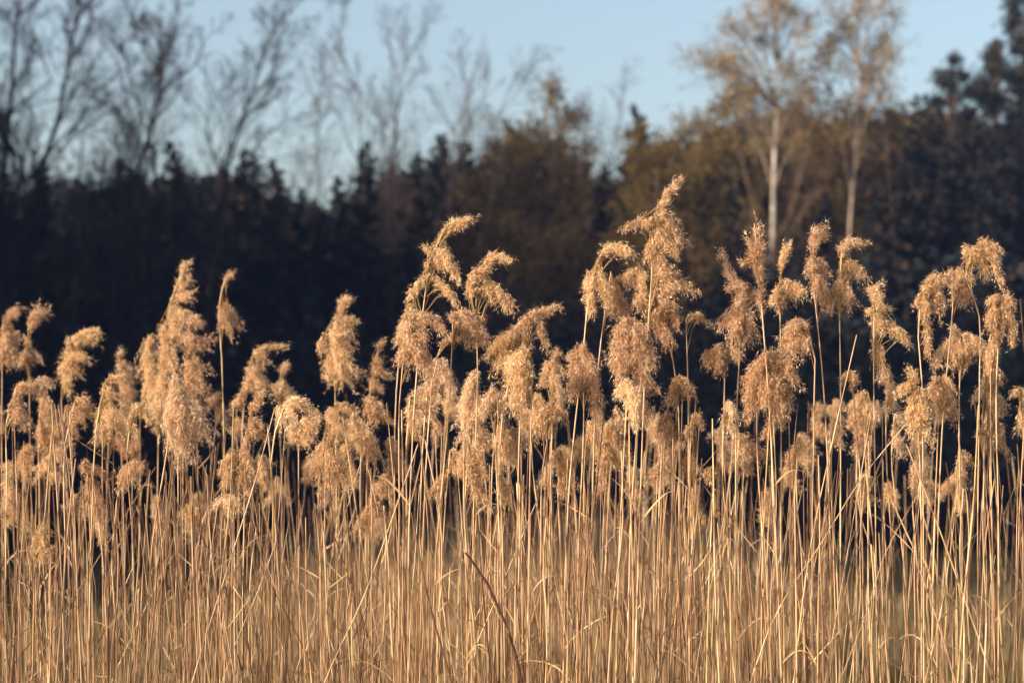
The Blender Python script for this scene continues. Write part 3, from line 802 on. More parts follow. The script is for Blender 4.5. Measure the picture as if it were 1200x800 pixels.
# (label, distance, stem pixels bottom->top, tufts (attach x, y, end x, y, half width), tone, options)
REEDS = [
 # --- left, soft: standing behind the focus plane
 ("blurred reed plume cut by the left picture edge, crescent tip above", 6.3, [(4, 800), (2, 500), (3, 380)],
  [(3, 376, 24, 364, 8), (2, 386, 17, 396, 10), (4, 395, 16, 424, 12), (3, 408, 8, 425, 9)], "tan", {}),
 ("blurred reed with a comma-shaped tip and loose leaf-like tufts below", 6.3, [(40, 800), (35, 500), (33, 372)],
  [(33, 388, 44, 366, 8), (35, 372, 54, 366, 7), (33, 408, 33, 398, 3.5), (33, 412, 21, 426, 5), (35, 412, 49, 424, 4.5), (34, 412, 33, 424, 4)], "tan", {}),
 ("large blurred plume bowing right, left of the tall pale pillar plume", 6.2, [(82, 800), (78, 560), (74, 440), (84, 398)],
  [(78, 412, 90, 425, 12), (80, 402, 106, 398, 11), (90, 392, 115, 392, 7), (74, 425, 84, 442, 11), (77, 420, 102, 420, 8), (74, 440, 82, 462, 7)], "tan", {}),
 ("small blurred plume with a knob tip, behind the speckled dark plume", 6.5, [(146, 800), (143, 560), (140, 414)],
  [(140, 420, 141, 410, 3.5), (141, 424, 148, 440, 10), (142, 436, 156, 446, 5), (143, 450, 155, 480, 12)], "tan", {}),
 ("tallest plume on the left, a pale fluffy pillar with pointed tip", 6.2, [(182, 800), (184, 600), (190, 440), (204, 340), (219, 310)],
  [(212, 322, 220, 309, 6), (205, 340, 221, 330, 9), (202, 352, 222, 348, 9), (198, 368, 218, 376, 13), (194, 388, 212, 400, 16), (190, 410, 202, 430, 17), (186, 440, 196, 472, 15), (184, 470, 186, 500, 11)], "tan", {}),
 ("pale plume leaning against the left flank of the tall fluffy pillar", 6.4, [(160, 800), (164, 600), (168, 450), (180, 390)],
  [(178, 395, 172, 425, 10), (174, 415, 176, 450, 12), (176, 440, 184, 480, 13)], "tan", {}),
 ("pale plume with right-pointing lobes on the right flank of the tall pillar", 6.0, [(214, 800), (214, 600), (216, 480), (222, 385)],
  [(220, 378, 236, 378, 9), (218, 395, 236, 408, 11), (216, 412, 248, 397, 7), (216, 425, 236, 436, 13), (214, 442, 238, 460, 13), (214, 462, 232, 490, 14)], "tan", {}),
 ("sharp pale plume hanging straight down like a broom in front of the pillar", 4.65, [(172, 800), (178, 640), (196, 525), (206, 440)],
  [(206, 438, 205, 465, 8), (206, 452, 212, 495, 14), (204, 470, 200, 520, 13), (210, 470, 228, 520, 14), (206, 480, 214, 530, 14), (214, 480, 242, 508, 10)], "pale", {}),
 ("tall solitary reed with a tiny tip tuft above one drooping tuft", 6.0, [(262, 800), (263, 560), (260, 420), (258, 345), (266, 323)],
  [(262, 330, 273, 320, 4.5), (258, 362, 266, 384, 8), (260, 358, 276, 382, 7), (260, 366, 270, 394, 4)], "tan", {}),
 ("blurred reed with a brownish feathery tip blown to the right", 6.0, [(278, 800), (281, 560), (288, 460), (296, 415)],
  [(298, 412, 330, 406, 4, "brown"), (296, 414, 312, 418, 6), (293, 424, 312, 430, 6), (290, 436, 304, 452, 11), (288, 440, 313, 450, 7), (286, 450, 296, 458, 8), (286, 462, 272, 480, 5)], "tan", {}),
 ("blurred reed with an egg-shaped knob above a rounder tuft", 6.3, [(330, 800), (330, 560), (329, 460), (333, 430)],
  [(331, 438, 334, 428, 6), (328, 448, 326, 466, 10), (330, 450, 340, 464, 8)], "tan", {}),
 ("sturdy upright blurred plume, broad below, alone against the dark wood", 5.9, [(396, 800), (394, 560), (393, 450), (399, 360)],
  [(399, 366, 404, 348, 6), (401, 358, 412, 350, 4), (396, 378, 404, 384, 12), (400, 374, 414, 376, 6), (393, 392, 400, 402, 15), (390, 405, 402, 420, 16), (388, 420, 394, 442, 16), (394, 420, 410, 446, 16), (376, 396, 376, 412, 5)], "tan", {}),
 ("narrow brownish blurred plume right of the sturdy upright plume", 5.9, [(428, 800), (430, 560), (434, 455), (444, 408)],
  [(443, 410, 448, 400, 4), (440, 418, 446, 424, 5, "brown"), (437, 430, 446, 438, 8, "brown"), (434, 440, 460, 440, 4, "brown"), (434, 446, 446, 456, 7, "brown")], "brown", {}),
 ("curled plume near the left edge, arch above a shaggy tuft", 5.0, [(6, 800), (8, 560), (10, 480), (20, 450)],
  [(14, 464, 40, 450, 7), (24, 450, 42, 460, 6), (14, 470, 24, 488, 11), (16, 480, 30, 496, 9)], "tan", {}),
 ("blurred ragged plume below the large bowing plume on the left", 5.8, [(48, 800), (46, 580), (47, 480), (54, 440)],
  [(46, 446, 58, 450, 8), (50, 466, 56, 480, 9), (52, 480, 62, 510, 14), (60, 490, 72, 520, 12, "brown"), (48, 500, 54, 530, 9)], "tan", {}),
 ("dull brown round tuft near the left edge", 5.6, [(30, 800), (28, 640), (26, 540)],
  [(26, 528, 28, 556, 12, "dark"), (26, 524, 38, 530, 6, "dark")], "dark", {}),
 ("speckled dark-tipped plume curling over on the left", 4.75, [(104, 800), (108, 600), (116, 480), (124, 446)],
  [(118, 462, 132, 446, 8, "brown"), (122, 448, 144, 442, 7), (120, 458, 138, 470, 10, "brown"), (122, 470, 130, 478, 9)], "brown", {"sparse": True}),
 ("fat cushion-like tuft under the speckled dark-tipped plume", 5.2, [(122, 800), (120, 640), (120, 500)],
  [(122, 480, 118, 504, 10), (124, 478, 138, 500, 14), (126, 488, 146, 506, 8)], "tan", {}),
 ("ragged low plume spreading sideways left of the cushion-like tuft", 5.1, [(74, 800), (76, 640), (80, 500), (88, 470)],
  [(82, 482, 104, 478, 7), (86, 472, 100, 468, 5), (80, 488, 96, 496, 8), (84, 480, 112, 488, 6)], "gold", {}),
 ("small ring-shaped tuft with a hanging point on the left", 5.2, [(110, 800), (108, 690), (104, 590), (102, 545)],
  [(102, 548, 124, 560, 7), (103, 556, 108, 580, 9), (106, 570, 118, 602, 8), (100, 540, 98, 552, 6)], "gold", {}),
 ("small mop tuft leaning right beside the ring-shaped tuft", 5.2, [(126, 800), (130, 690), (138, 580), (146, 548)],
  [(146, 550, 142, 574, 8), (148, 546, 156, 566, 9), (150, 544, 166, 546, 5)], "tan", {}),
 ("feathery arched plume hooked over beside the fluffy pillar", 5.0, [(158, 800), (156, 640), (152, 500), (158, 474)],
  [(152, 482, 170, 478, 5), (156, 474, 176, 494, 5), (150, 490, 156, 506, 7)], "tan", {}),
 ("ginger fuzz plume low on the left among the stalks", 4.55, [(38, 800), (40, 700), (44, 630), (50, 612)],
  [(48, 614, 50, 630, 8), (42, 628, 40, 655, 9), (46, 630, 56, 662, 8)], "gold", {"sparse": True}),
 ("upright pale-gold plume with a pointed tip, left of the arched plume", 4.85, [(284, 800), (286, 620), (290, 510), (300, 462)],
  [(298, 472, 308, 460, 5), (292, 480, 304, 476, 6), (289, 492, 308, 500, 7), (288, 506, 312, 514, 6), (287, 512, 290, 524, 6)], "gold", {}),
 ("pale arched plume curving over like a shepherd's crook", 4.7, [(318, 800), (320, 620), (324, 500), (334, 474)],
  [(326, 478, 334, 500, 8, "pale"), (332, 474, 354, 472, 7, "pale"), (346, 468, 372, 488, 6), (336, 476, 346, 494, 6)], "pale", {}),
 ("soft round tuft under the pale arched plume", 5.3, [(352, 800), (350, 640), (350, 500)],
  [(350, 498, 344, 516, 12), (352, 494, 370, 506, 10), (350, 505, 362, 522, 9)], "tan", {}),
 ("soft plume with a hooked end below the sturdy upright plume", 5.3, [(376, 800), (377, 620), (382, 500), (392, 476)],
  [(386, 484, 394, 502, 12), (392, 476, 414, 482, 7), (402, 480, 422, 494, 6), (384, 494, 408, 506, 9)], "tan", {}),
 ("dark-tipped plume hanging below the narrow brownish plume", 5.6, [(420, 800), (422, 620), (426, 500), (432, 466)],
  [(428, 468, 446, 478, 8), (430, 474, 440, 492, 9, "brown"), (436, 480, 456, 494, 6, "brown")], "tan", {}),
 ("tousled plume low on the left, two tufts parted like a moustache", 4.65, [(270, 800), (272, 680), (276, 570), (280, 528)],
  [(278, 530, 258, 552, 7, "gold"), (280, 530, 300, 552, 8, "gold"), (272, 536, 268, 564, 8), (286, 540, 292, 580, 9)], "gold", {}),
 ("small pale whiskery tuft low on the left", 4.7, [(258, 800), (259, 700), (261, 600), (264, 582)],
  [(262, 584, 252, 592, 5, "pale"), (264, 582, 280, 598, 7, "pale"), (264, 584, 268, 602, 6, "pale")], "pale", {}),
 ("long drooping plume bending right, left of the dark gap", 5.4, [(406, 800), (406, 640), (404, 530), (408, 494)],
  [(408, 496, 430, 510, 9), (416, 498, 440, 538, 9), (412, 500, 424, 530, 8)], "tan", {}),
 ("big shaggy plume low in front of the left dark gap", 5.2, [(384, 800), (382, 680), (384, 540), (390, 506)],
  [(384, 508, 400, 516, 10, "brown"), (384, 520, 372, 560, 13), (388, 530, 392, 580, 14), (394, 540, 408, 572, 9)], "tan", {}),
 # --- middle, sharp
 ("hero reed in the middle with tip tuft like a pennant, tufts spaced down the stem", 4.7, [(478, 800), (480, 600), (494, 380), (502, 320), (511, 284), (522, 266)],
  [(516, 276, 536, 262, 7), (524, 266, 551, 258, 5), (505, 296, 499, 290, 3), (506, 296, 518, 316, 8), (508, 288, 532, 316, 8), (510, 290, 534, 326, 6), (504, 308, 500, 312, 4), (503, 326, 526, 342, 4), (518, 334, 534, 356, 3.5), (500, 330, 484, 342, 3.5), (487, 338, 479, 352, 4)], "tan", {}),
 ("large crescent mop plume left of centre, hollow on its right side", 4.6, [(468, 800), (468, 600), (472, 430), (482, 374)],
  [(482, 374, 512, 378, 8), (500, 372, 521, 394, 5), (480, 380, 484, 412, 13), (478, 392, 490, 432, 15), (482, 404, 504, 436, 12), (474, 410, 466, 428, 5), (486, 378, 498, 396, 8)], "tan", {}),
 ("blurred brownish plume peeping out behind the large crescent mop", 5.5, [(462, 800), (462, 600), (468, 420), (478, 356)],
  [(478, 360, 482, 374, 7), (474, 376, 472, 396, 7), (470, 390, 466, 404, 5)], "tan", {}),
 ("reed with crest-shaped tip and long sloping side tuft, right of the hero reed", 4.7, [(553, 800), (556, 560), (560, 440), (561, 330), (566, 310)],
  [(564, 316, 580, 300, 5), (574, 302, 597, 304, 6), (556, 320, 570, 314, 6), (546, 330, 560, 322, 6), (544, 336, 560, 344, 7), (562, 332, 584, 352, 9), (572, 336, 600, 364, 7)], "tan", {}),
 ("rounded drooping mop plume just below the crest-tipped reed", 4.65, [(505, 800), (512, 640), (526, 480), (531, 374)],
  [(532, 368, 552, 382, 11), (540, 364, 564, 386, 8), (536, 376, 556, 400, 10), (552, 376, 570, 402, 6), (530, 376, 530, 370, 4)], "tan", {}),
 ("curved bare-necked reed with thin nodding tuft, left of the rounded mop", 4.75, [(492, 800), (497, 600), (505, 470), (513, 412), (528, 396)],
  [(514, 410, 528, 396, 3.5, "brown"), (524, 396, 540, 398, 4)], "brown", {"sparse": True}),
 ("soft pale plume behind and below the large crescent mop", 5.3, [(516, 800), (515, 620), (512, 470), (518, 424)],
  [(518, 424, 508, 446, 13), (520, 430, 526, 458, 14), (512, 444, 504, 474, 12), (504, 456, 484, 464, 6), (508, 476, 494, 494, 6)], "pale", {}),
 ("very pale columnar plume in the middle, down the foot of the rounded mop", 4.95, [(556, 800), (556, 640), (554, 520), (556, 436)],
  [(556, 438, 556, 462, 9), (552, 452, 548, 490, 13, "pale"), (550, 478, 548, 516, 12, "pale"), (558, 470, 562, 500, 9)], "pale", {}),
 ("plume with a right-pointing brush tip and a hanging finger", 4.7, [(604, 800), (606, 640), (612, 460), (622, 374)],
  [(624, 370, 654, 361, 4.5), (622, 366, 630, 376, 7), (628, 374, 641, 408, 6), (620, 376, 606, 390, 9)], "tan", {}),
 ("dark golden arched plume, shaggy underside, left of the brush-tipped one", 4.8, [(584, 800), (584, 640), (590, 480), (608, 392)],
  [(606, 392, 590, 402, 10, "gold"), (596, 394, 576, 424, 11, "gold"), (598, 400, 590, 436, 11, "gold"), (610, 390, 620, 404, 9, "brown")], "gold", {}),
 ("big woolly bell-shaped mop in the middle on a straight pale stem", 4.6, [(618, 800), (620, 620), (622, 500), (623, 420)],
  [(622, 414, 600, 430, 11), (614, 412, 596, 452, 12), (616, 420, 606, 460, 13), (606, 440, 604, 476, 11), (620, 424, 614, 462, 10), (618, 440, 612, 478, 7)], "tan", {}),
 ("pale tuft tucked left under the woolly bell-shaped mop", 4.75, [(588, 800), (586, 640), (580, 500), (580, 456)],
  [(582, 456, 572, 476, 11, "pale"), (584, 462, 590, 486, 9), (574, 468, 566, 484, 8, "pale")], "pale", {}),
 ("slim broken plume between the bell mop and the double-hanging plume", 5.2, [(642, 800), (644, 640), (648, 480), (652, 412)],
  [(652, 420, 653, 411, 5), (650, 426, 656, 440, 7), (648, 424, 638, 436, 5), (648, 436, 652, 458, 9), (640, 440, 634, 452, 5)], "tan", {}),
 ("double-hanging plume right of centre with dark notch and long point", 4.7, [(676, 800), (678, 640), (684, 500), (684, 404)],
  [(684, 402, 682, 412, 6), (682, 410, 672, 438, 11), (686, 414, 690, 446, 11), (692, 430, 698, 468, 7), (680, 440, 668, 462, 10), (690, 432, 700, 446, 5), (696, 466, 697, 490, 4)], "tan", {}),
 ("dark twiggy plume below the double-hanging plume", 4.9, [(634, 800), (634, 660), (640, 520), (654, 466)],
  [(652, 470, 632, 492, 7, "brown"), (646, 478, 638, 508, 9, "brown"), (652, 476, 660, 494, 6), (640, 488, 624, 512, 7)], "brown", {"sparse": True}),
 ("golden hanging plume low in the middle with a rounded point", 4.5, [(548, 800), (547, 700), (545, 600), (548, 524)],
  [(546, 528, 544, 552, 10, "gold"), (548, 530, 556, 570, 11, "gold"), (552, 550, 564, 590, 8, "gold"), (560, 524, 566, 560, 7, "gold")], "gold", {}),
 ("small orange finger-shaped tuft low in the middle", 4.55, [(592, 800), (590, 700), (588, 600), (586, 556)],
  [(586, 558, 592, 584, 5, "gold"), (588, 564, 596, 592, 4, "gold")], "gold", {}),
 ("pale silky tuft caught between stalks in the middle", 4.9, [(612, 800), (612, 680), (608, 560), (606, 514)],
  [(606, 514, 600, 536, 9, "pale"), (608, 506, 616, 524, 7), (606, 502, 596, 512, 5, "brown")], "pale", {}),
 # --- right of centre, the tallest group
 ("tallest plume of all, its tip rising like a flame", 4.7, [(744, 800), (750, 600), (757, 420), (764, 320), (769, 256), (776, 238)],
  [(770, 250, 782, 232, 5.5), (777, 238, 795, 211, 5), (770, 254, 790, 262, 9), (772, 258, 798, 286, 9), (768, 262, 752, 264, 6), (756, 260, 732, 268, 4.5), (768, 272, 784, 294, 11), (766, 284, 758, 306, 6), (782, 286, 794, 300, 5), (766, 300, 780, 318, 10), (768, 318, 792, 330, 10), (768, 336, 796, 338, 7), (788, 332, 816, 344, 6), (768, 340, 780, 348, 8)], "tan", {}),
 ("left-reaching tuft on a short neck under the tallest plume", 4.72, [(735, 800), (740, 600), (752, 430), (758, 350), (752, 322)],
  [(750, 318, 726, 330, 6), (752, 316, 738, 334, 8), (756, 318, 748, 338, 7), (758, 344, 744, 356, 8), (758, 346, 754, 366, 8)], "tan", {}),
 ("reed with a hooked tip over a two-forked tuft, left of the tallest plume", 4.7, [(660, 800), (668, 560), (684, 410), (695, 322), (704, 298)],
  [(700, 302, 714, 290, 5), (706, 294, 738, 294, 7), (724, 290, 738, 300, 4), (696, 320, 688, 344, 7), (694, 330, 692, 366, 6), (698, 322, 710, 348, 9), (706, 330, 716, 358, 7)], "tan", {}),
 ("reed with slanting plume and one upright straw, below the hooked tip", 4.75, [(690, 800), (694, 600), (702, 420), (712, 344), (716, 318)],
  [(712, 340, 726, 352, 9), (718, 342, 734, 374, 8), (714, 352, 718, 372, 7)], "tan", {}),
 ("huge woolly double mop plume under the tallest plume", 4.62, [(722, 800), (726, 640), (734, 480), (740, 376)],
  [(740, 376, 722, 396, 10), (742, 380, 754, 396, 11), (736, 388, 720, 424, 14), (744, 392, 750, 430, 15), (752, 400, 766, 428, 9), (736, 410, 726, 450, 13), (744, 430, 762, 458, 8)], "tan", {}),
 ("pale tapering mop hanging below the huge woolly double mop", 4.6, [(742, 800), (742, 680), (738, 560), (737, 448)],
  [(738, 448, 728, 466, 9, "pale"), (738, 450, 740, 486, 12, "pale"), (740, 470, 746, 500, 7)], "pale", {}),
 ("darker plume tucked right beside the huge woolly double mop", 4.95, [(796, 800), (796, 600), (790, 430), (774, 360)],
  [(772, 356, 790, 366, 8, "brown"), (768, 364, 780, 384, 11), (772, 380, 784, 402, 9), (788, 364, 794, 384, 5)], "brown", {}),
 ("thin-necked reed with a small tuft arching to the right", 5.0, [(808, 800), (807, 600), (806, 440), (804, 374)],
  [(804, 376, 818, 368, 4.5), (812, 368, 830, 380, 5)], "tan", {"sparse": True}),
 ("shaggy plume with loose spiky edges right of the pale tapering mop", 4.8, [(784, 800), (786, 640), (792, 500), (796, 440)],
  [(796, 440, 790, 460, 9), (798, 440, 806, 466, 9), (792, 452, 784, 478, 8), (804, 448, 814, 462, 5)], "gold", {"sparse": True}),
 ("frayed ginger tuft below the shaggy spiky plume", 4.8, [(772, 800), (772, 680), (778, 540), (782, 478)],
  [(782, 484, 772, 500, 6), (784, 484, 784, 516, 9), (774, 496, 768, 518, 5), (780, 500, 796, 512, 6)], "gold", {"sparse": True}),
 ("small curled hook of fluff on a thin reed, right of the frayed tuft", 4.95, [(816, 800), (814, 680), (808, 560), (810, 494)],
  [(810, 492, 820, 486, 4.5), (814, 486, 822, 500, 4), (808, 498, 806, 512, 6)], "gold", {}),
 ("half-hidden golden plume between the stalks below the tallest group", 4.8, [(704, 800), (705, 700), (708, 600), (714, 518)],
  [(714, 518, 706, 544, 9, "gold"), (712, 530, 704, 572, 9, "gold"), (716, 524, 722, 544, 6, "gold")], "gold", {}),
 # --- right
 ("feathery upright ochre plume, unopened and pointing straight up", 4.6, [(916, 800), (908, 600), (899, 440), (890, 330), (884, 262)],
  [(889, 330, 885, 262, 4, "brown"), (889, 322, 892, 275, 3.5, "brown"), (888, 318, 877, 282, 5, "brown"), (887, 310, 868, 306, 3, "brown"), (890, 340, 890, 290, 4, "gold"), (892, 380, 891, 336, 3, "brown")], "brown", {"sparse": True, "sp_len": 0.008}),
 ("plume raising an arm to the left beside the feathery ochre plume", 4.75, [(862, 800), (862, 600), (866, 430), (874, 350), (880, 332)],
  [(866, 346, 844, 296, 4.5), (876, 334, 862, 334, 5, "pale"), (878, 340, 890, 356, 6), (872, 346, 864, 368, 9), (870, 362, 848, 380, 9), (868, 366, 860, 400, 12), (872, 366, 880, 396, 11), (858, 340, 852, 338, 3)], "tan", {}),
 ("blurred plume with upright tip between ochre and pillar plumes", 5.0, [(916, 800), (916, 600), (915, 440), (914, 330)],
  [(914, 320, 921, 291, 5.5), (914, 334, 912, 362, 7), (918, 332, 934, 348, 8), (930, 334, 944, 344, 6), (914, 340, 906, 356, 5)], "tan", {}),
 ("rounded pillar plume, the left one of two side by side", 4.92, [(974, 800), (972, 600), (964, 440), (955, 350), (950, 300)],
  [(950, 296, 962, 268, 8), (954, 276, 968, 276, 7), (949, 304, 958, 326, 11), (958, 304, 970, 322, 7), (954, 326, 966, 350, 10), (960, 340, 976, 362, 9)], "tan", {}),
 ("rounded pillar plume with a bobbed tip, the right one of two", 4.92, [(984, 800), (985, 600), (985, 440), (984, 350), (986, 296)],
  [(986, 300, 994, 284, 6), (992, 284, 1012, 286, 6), (986, 306, 1000, 320, 10), (994, 310, 1012, 326, 7), (986, 326, 994, 356, 9), (980, 330, 980, 346, 6)], "tan", {}),
 ("plume nodding left with frayed dark underside, below the pillar pair", 4.75, [(952, 800), (952, 600), (954, 470), (952, 400), (944, 380)],
  [(946, 380, 926, 384, 8), (938, 376, 920, 408, 11), (942, 384, 930, 414, 11), (946, 394, 944, 414, 6)], "tan", {}),
 ("great shaggy dome-shaped mop right of centre, crossed by an ochre stem", 4.62, [(892, 800), (894, 640), (900, 520), (906, 416)],
  [(906, 416, 884, 438, 11), (904, 414, 920, 434, 11), (916, 424, 932, 450, 9), (894, 428, 878, 466, 11, "gold"), (902, 436, 896, 474, 13, "gold"), (910, 440, 912, 482, 12), (886, 450, 878, 488, 8), (916, 446, 922, 472, 8)], "gold", {}),
 ("small soft plume hanging left of the great dome-shaped mop", 5.0, [(846, 800), (846, 640), (848, 500), (850, 408)],
  [(848, 406, 834, 428, 9), (846, 410, 842, 434, 9), (852, 408, 866, 424, 7), (826, 412, 828, 426, 5)], "tan", {}),
 ("little sparse tent-shaped tuft on a leaning reed", 4.7, [(1012, 800), (1010, 620), (1002, 480), (996, 434)],
  [(997, 436, 984, 450, 4), (997, 434, 1000, 454, 5), (998, 436, 1006, 448, 4)], "gold", {"sparse": True}),
 ("three-tiered plume with flared lowest side tuft, left of the right-hand group", 4.9, [(1028, 800), (1026, 600), (1024, 440), (1024, 350)],
  [(1024, 352, 1028, 334, 7), (1026, 342, 1032, 350, 6), (1024, 362, 1016, 366, 4), (1026, 360, 1040, 364, 5), (1026, 374, 1036, 388, 10), (1036, 384, 1062, 396, 6), (1056, 390, 1066, 404, 3.5), (1024, 404, 1032, 430, 9, "gold")], "tan", {}),
 ("blurred pale-orange plume low behind the three-tiered plume", 6.0, [(1004, 800), (1004, 640), (1004, 540), (1008, 468)],
  [(1008, 470, 1016, 478, 8), (1004, 480, 1000, 500, 8), (1006, 492, 1012, 532, 11), (1010, 480, 1018, 500, 7)], "gold", {}),
 ("arched plume with long trailing point, first of the right-hand group", 4.7, [(1083, 800), (1082, 600), (1081, 460), (1080, 352), (1090, 326)],
  [(1082, 350, 1090, 330, 7), (1088, 326, 1108, 330, 7), (1080, 348, 1075, 362, 6), (1094, 328, 1100, 368, 8), (1084, 352, 1084, 372, 7), (1086, 370, 1088, 396, 4), (1087, 394, 1087, 418, 2.5)], "gold", {}),
 ("compact plume in the middle of the right-hand group on a slanting stem", 4.75, [(1098, 800), (1100, 600), (1108, 450), (1116, 370), (1118, 322)],
  [(1117, 326, 1114, 318, 4), (1118, 330, 1134, 328, 7), (1118, 334, 1126, 354, 9), (1124, 334, 1136, 350, 6)], "tan", {}),
 ("highest arching plume of the right-hand group, curled like a wave", 4.8, [(1146, 800), (1146, 600), (1148, 440), (1148, 370), (1132, 304), (1146, 286)],
  [(1132, 304, 1134, 290, 5), (1136, 294, 1150, 304, 10), (1146, 286, 1166, 292, 8), (1156, 292, 1170, 312, 8), (1164, 304, 1173, 334, 5), (1150, 304, 1158, 326, 6), (1126, 312, 1124, 324, 4)], "gold", {}),
 ("plume drooping both ways at the right end of the right-hand group", 4.7, [(1170, 800), (1170, 600), (1168, 440), (1174, 350)],
  [(1174, 346, 1188, 358, 7), (1174, 350, 1160, 352, 5), (1174, 356, 1180, 380, 9), (1168, 360, 1160, 384, 8), (1184, 366, 1188, 406, 5), (1172, 376, 1166, 398, 8)], "gold", {}),
 ("soft drooping plume with ragged left sweep, under the right-hand group", 4.95, [(1128, 800), (1126, 620), (1124, 480), (1126, 392)],
  [(1122, 390, 1116, 384, 5), (1120, 394, 1096, 428, 7), (1122, 400, 1118, 436, 8), (1130, 394, 1144, 408, 9), (1136, 398, 1128, 424, 9), (1144, 400, 1154, 424, 8)], "tan", {}),
 ("slim hanging column of fluff at the foot of the both-ways drooping plume", 4.72, [(1163, 800), (1163, 640), (1161, 520), (1161, 400)],
  [(1161, 400, 1164, 422, 7), (1162, 414, 1164, 446, 7), (1168, 400, 1162, 424, 6)], "gold", {}),
 ("large frayed plume with a blocky tip, lowest on the right", 4.65, [(1080, 800), (1080, 660), (1078, 540), (1073, 450)],
  [(1072, 450, 1068, 434, 6), (1068, 446, 1054, 464, 7), (1074, 456, 1072, 484, 10), (1074, 476, 1064, 498, 9), (1076, 484, 1080, 518, 13), (1072, 470, 1086, 490, 8)], "gold", {}),
 ("dark-cored drooping plume right of the large frayed plume", 4.7, [(1092, 800), (1094, 660), (1098, 540), (1102, 446)],
  [(1102, 444, 1090, 464, 9, "brown"), (1106, 442, 1114, 462, 8), (1100, 456, 1104, 486, 11), (1108, 460, 1120, 494, 7, "gold")], "gold", {}),
 ("broken-up tufts strung along a reed low on the right", 4.75, [(1166, 800), (1164, 660), (1160, 560), (1160, 480)],
  [(1158, 506, 1146, 510, 6), (1160, 484, 1164, 498, 5), (1162, 494, 1174, 508, 6, "gold"), (1166, 514, 1182, 534, 6, "gold"), (1160, 520, 1162, 534, 5)], "gold", {"sparse": True}),
 ("blurred plume cut by the right picture edge", 5.5, [(1204, 800), (1203, 640), (1200, 520), (1194, 456)],
  [(1194, 456, 1188, 462, 5), (1196, 456, 1204, 470, 7), (1198, 478, 1198, 506, 8, "gold")], "tan", {}),
 ("small blurred hooked plume low in the dark gap on the right", 6.2, [(1126, 800), (1126, 680), (1127, 600), (1120, 552)],
  [(1120, 556, 1126, 550, 3.5), (1119, 554, 1117, 562, 2.5), (1127, 570, 1124, 598, 4.5)], "gold", {}),
 ("tiny dark seed tuft clinging to a stalk right of centre", 4.5, [(828, 800), (831, 680), (835, 590), (837, 545)],
  [(836, 548, 824, 560, 5, "dark"), (837, 546, 830, 566, 5, "brown"), (834, 580, 840, 600, 4, "dark")], "brown", {"sparse": True}),
]
for i, (lab, d, st, mops, tone, opt) in enumerate(REEDS):
    make_reed(lab, d, st, mops, tone, seed=i, nleaf=(1, 0, 2)[i % 3], **opt)

LANDMARKS = [(13, "crescent-tipped plume at the left edge"), (92, "large bowing plume"), (150, "pale plume flanking the pillar"), (206, "pale broom plume"), (262, "tall solitary reed"),
 (300, "brown feather-tipped reed"), (345, "shepherd's-crook plume"), (395, "sturdy upright plume"), (446, "narrow brownish plume"), (490, "large crescent mop"), (522, "pennant-tipped hero reed"),
 (562, "crest-tipped reed"), (600, "bell-shaped mop"), (650, "brush-tipped plume"), (686, "double-hanging plume"), (740, "huge woolly double mop"), (780, "flame-tipped tallest plume"),
 (808, "thin-necked arching reed"), (862, "plume with raised arm"), (900, "great dome-shaped mop"), (955, "left pillar plume"), (990, "bobbed right pillar plume"), (1026, "three-tiered plume"),
 (1070, "blocky-tipped frayed plume"), (1090, "plume with trailing point"), (1118, "compact slanting-stem plume"), (1150, "wave-curled plume"), (1178, "plume drooping both ways"), (1205, "right picture edge")]
def beside(x):
    lx, nm = min(LANDMARKS, key=lambda q: abs(q[0] - x))
    where = "below the" if abs(lx - x) < 7 else ("left of the" if x < lx else "right of the")
    return where + " " + nm

# plumes half lost behind the front ones
def filler_reeds():
    rng = rs(2024)
    n = 0
    for i in range(60):
        x = (i + rng.rand()) / 60 * 1240 - 20
        d = rng.uniform(5.3, 7.4)
        y = rng.uniform(430, 580) if x > 440 else rng.uniform(445, 600)
        if 970 < x and rng.rand() < .45: continue
        s = rng.uniform(0.75, 1.15) * 4.7 / d * 1.15
        lean = rng.normal() * 10
        st = [(x - lean * 1.5, 800), (x - lean, 660), (x, y + 30), (x + 3, y)]
        mops = []
        hh = rng.randint(2, 5)
        for k in range(hh):
            dx = rng.uniform(4, 20) * (1 if rng.rand() < .8 else -1)
            mops.append((x + 2, y + k * 14 * s, x + dx * s, y + (k * 14 + rng.uniform(8, 26)) * s, rng.uniform(6, 11) * s))
        tone = ["tan", "gold", "brown", "tan"][rng.randint(4)]
        make_reed("soft-focus %s plume half hidden, %s %s" % (tone, "low" if y > 540 else "just", beside(x)), d, st, mops, tone, seed=400 + i, group="half-hidden plumes behind the front reeds", r=0.0022)
        n += 1
filler_reeds()
def front_fillers():
    rng = rs(77077)
    for i in range(26):
        x = (455, 1185)[0] + (i + rng.rand()) / 26 * 730
        d = rng.uniform(4.75, 5.35); y = rng.uniform(425, 530)
        lean = rng.normal() * 9
        st = [(x - lean * 1.6, 800), (x - lean, 660), (x, y + 30), (x + 3, y)]
        mops = []
        for k in range(rng.randint(2, 4)):
            dx = rng.uniform(5, 18) * (1 if rng.rand() < .75 else -1)
            mops.append((x + 2, y + k * 15, x + dx, y + k * 15 + rng.uniform(10, 26), rng.uniform(5, 9)))
        tone = ["tan", "gold", "pale", "brown"][rng.randint(4)]
        make_reed("small %s tuft squeezed among front stalks, %s %s" % (tone, "low" if y > 485 else "just", beside(x)), d, st, mops, tone, seed=700 + i, group="small tufts among the front reeds", r=0.0022)
front_fillers()

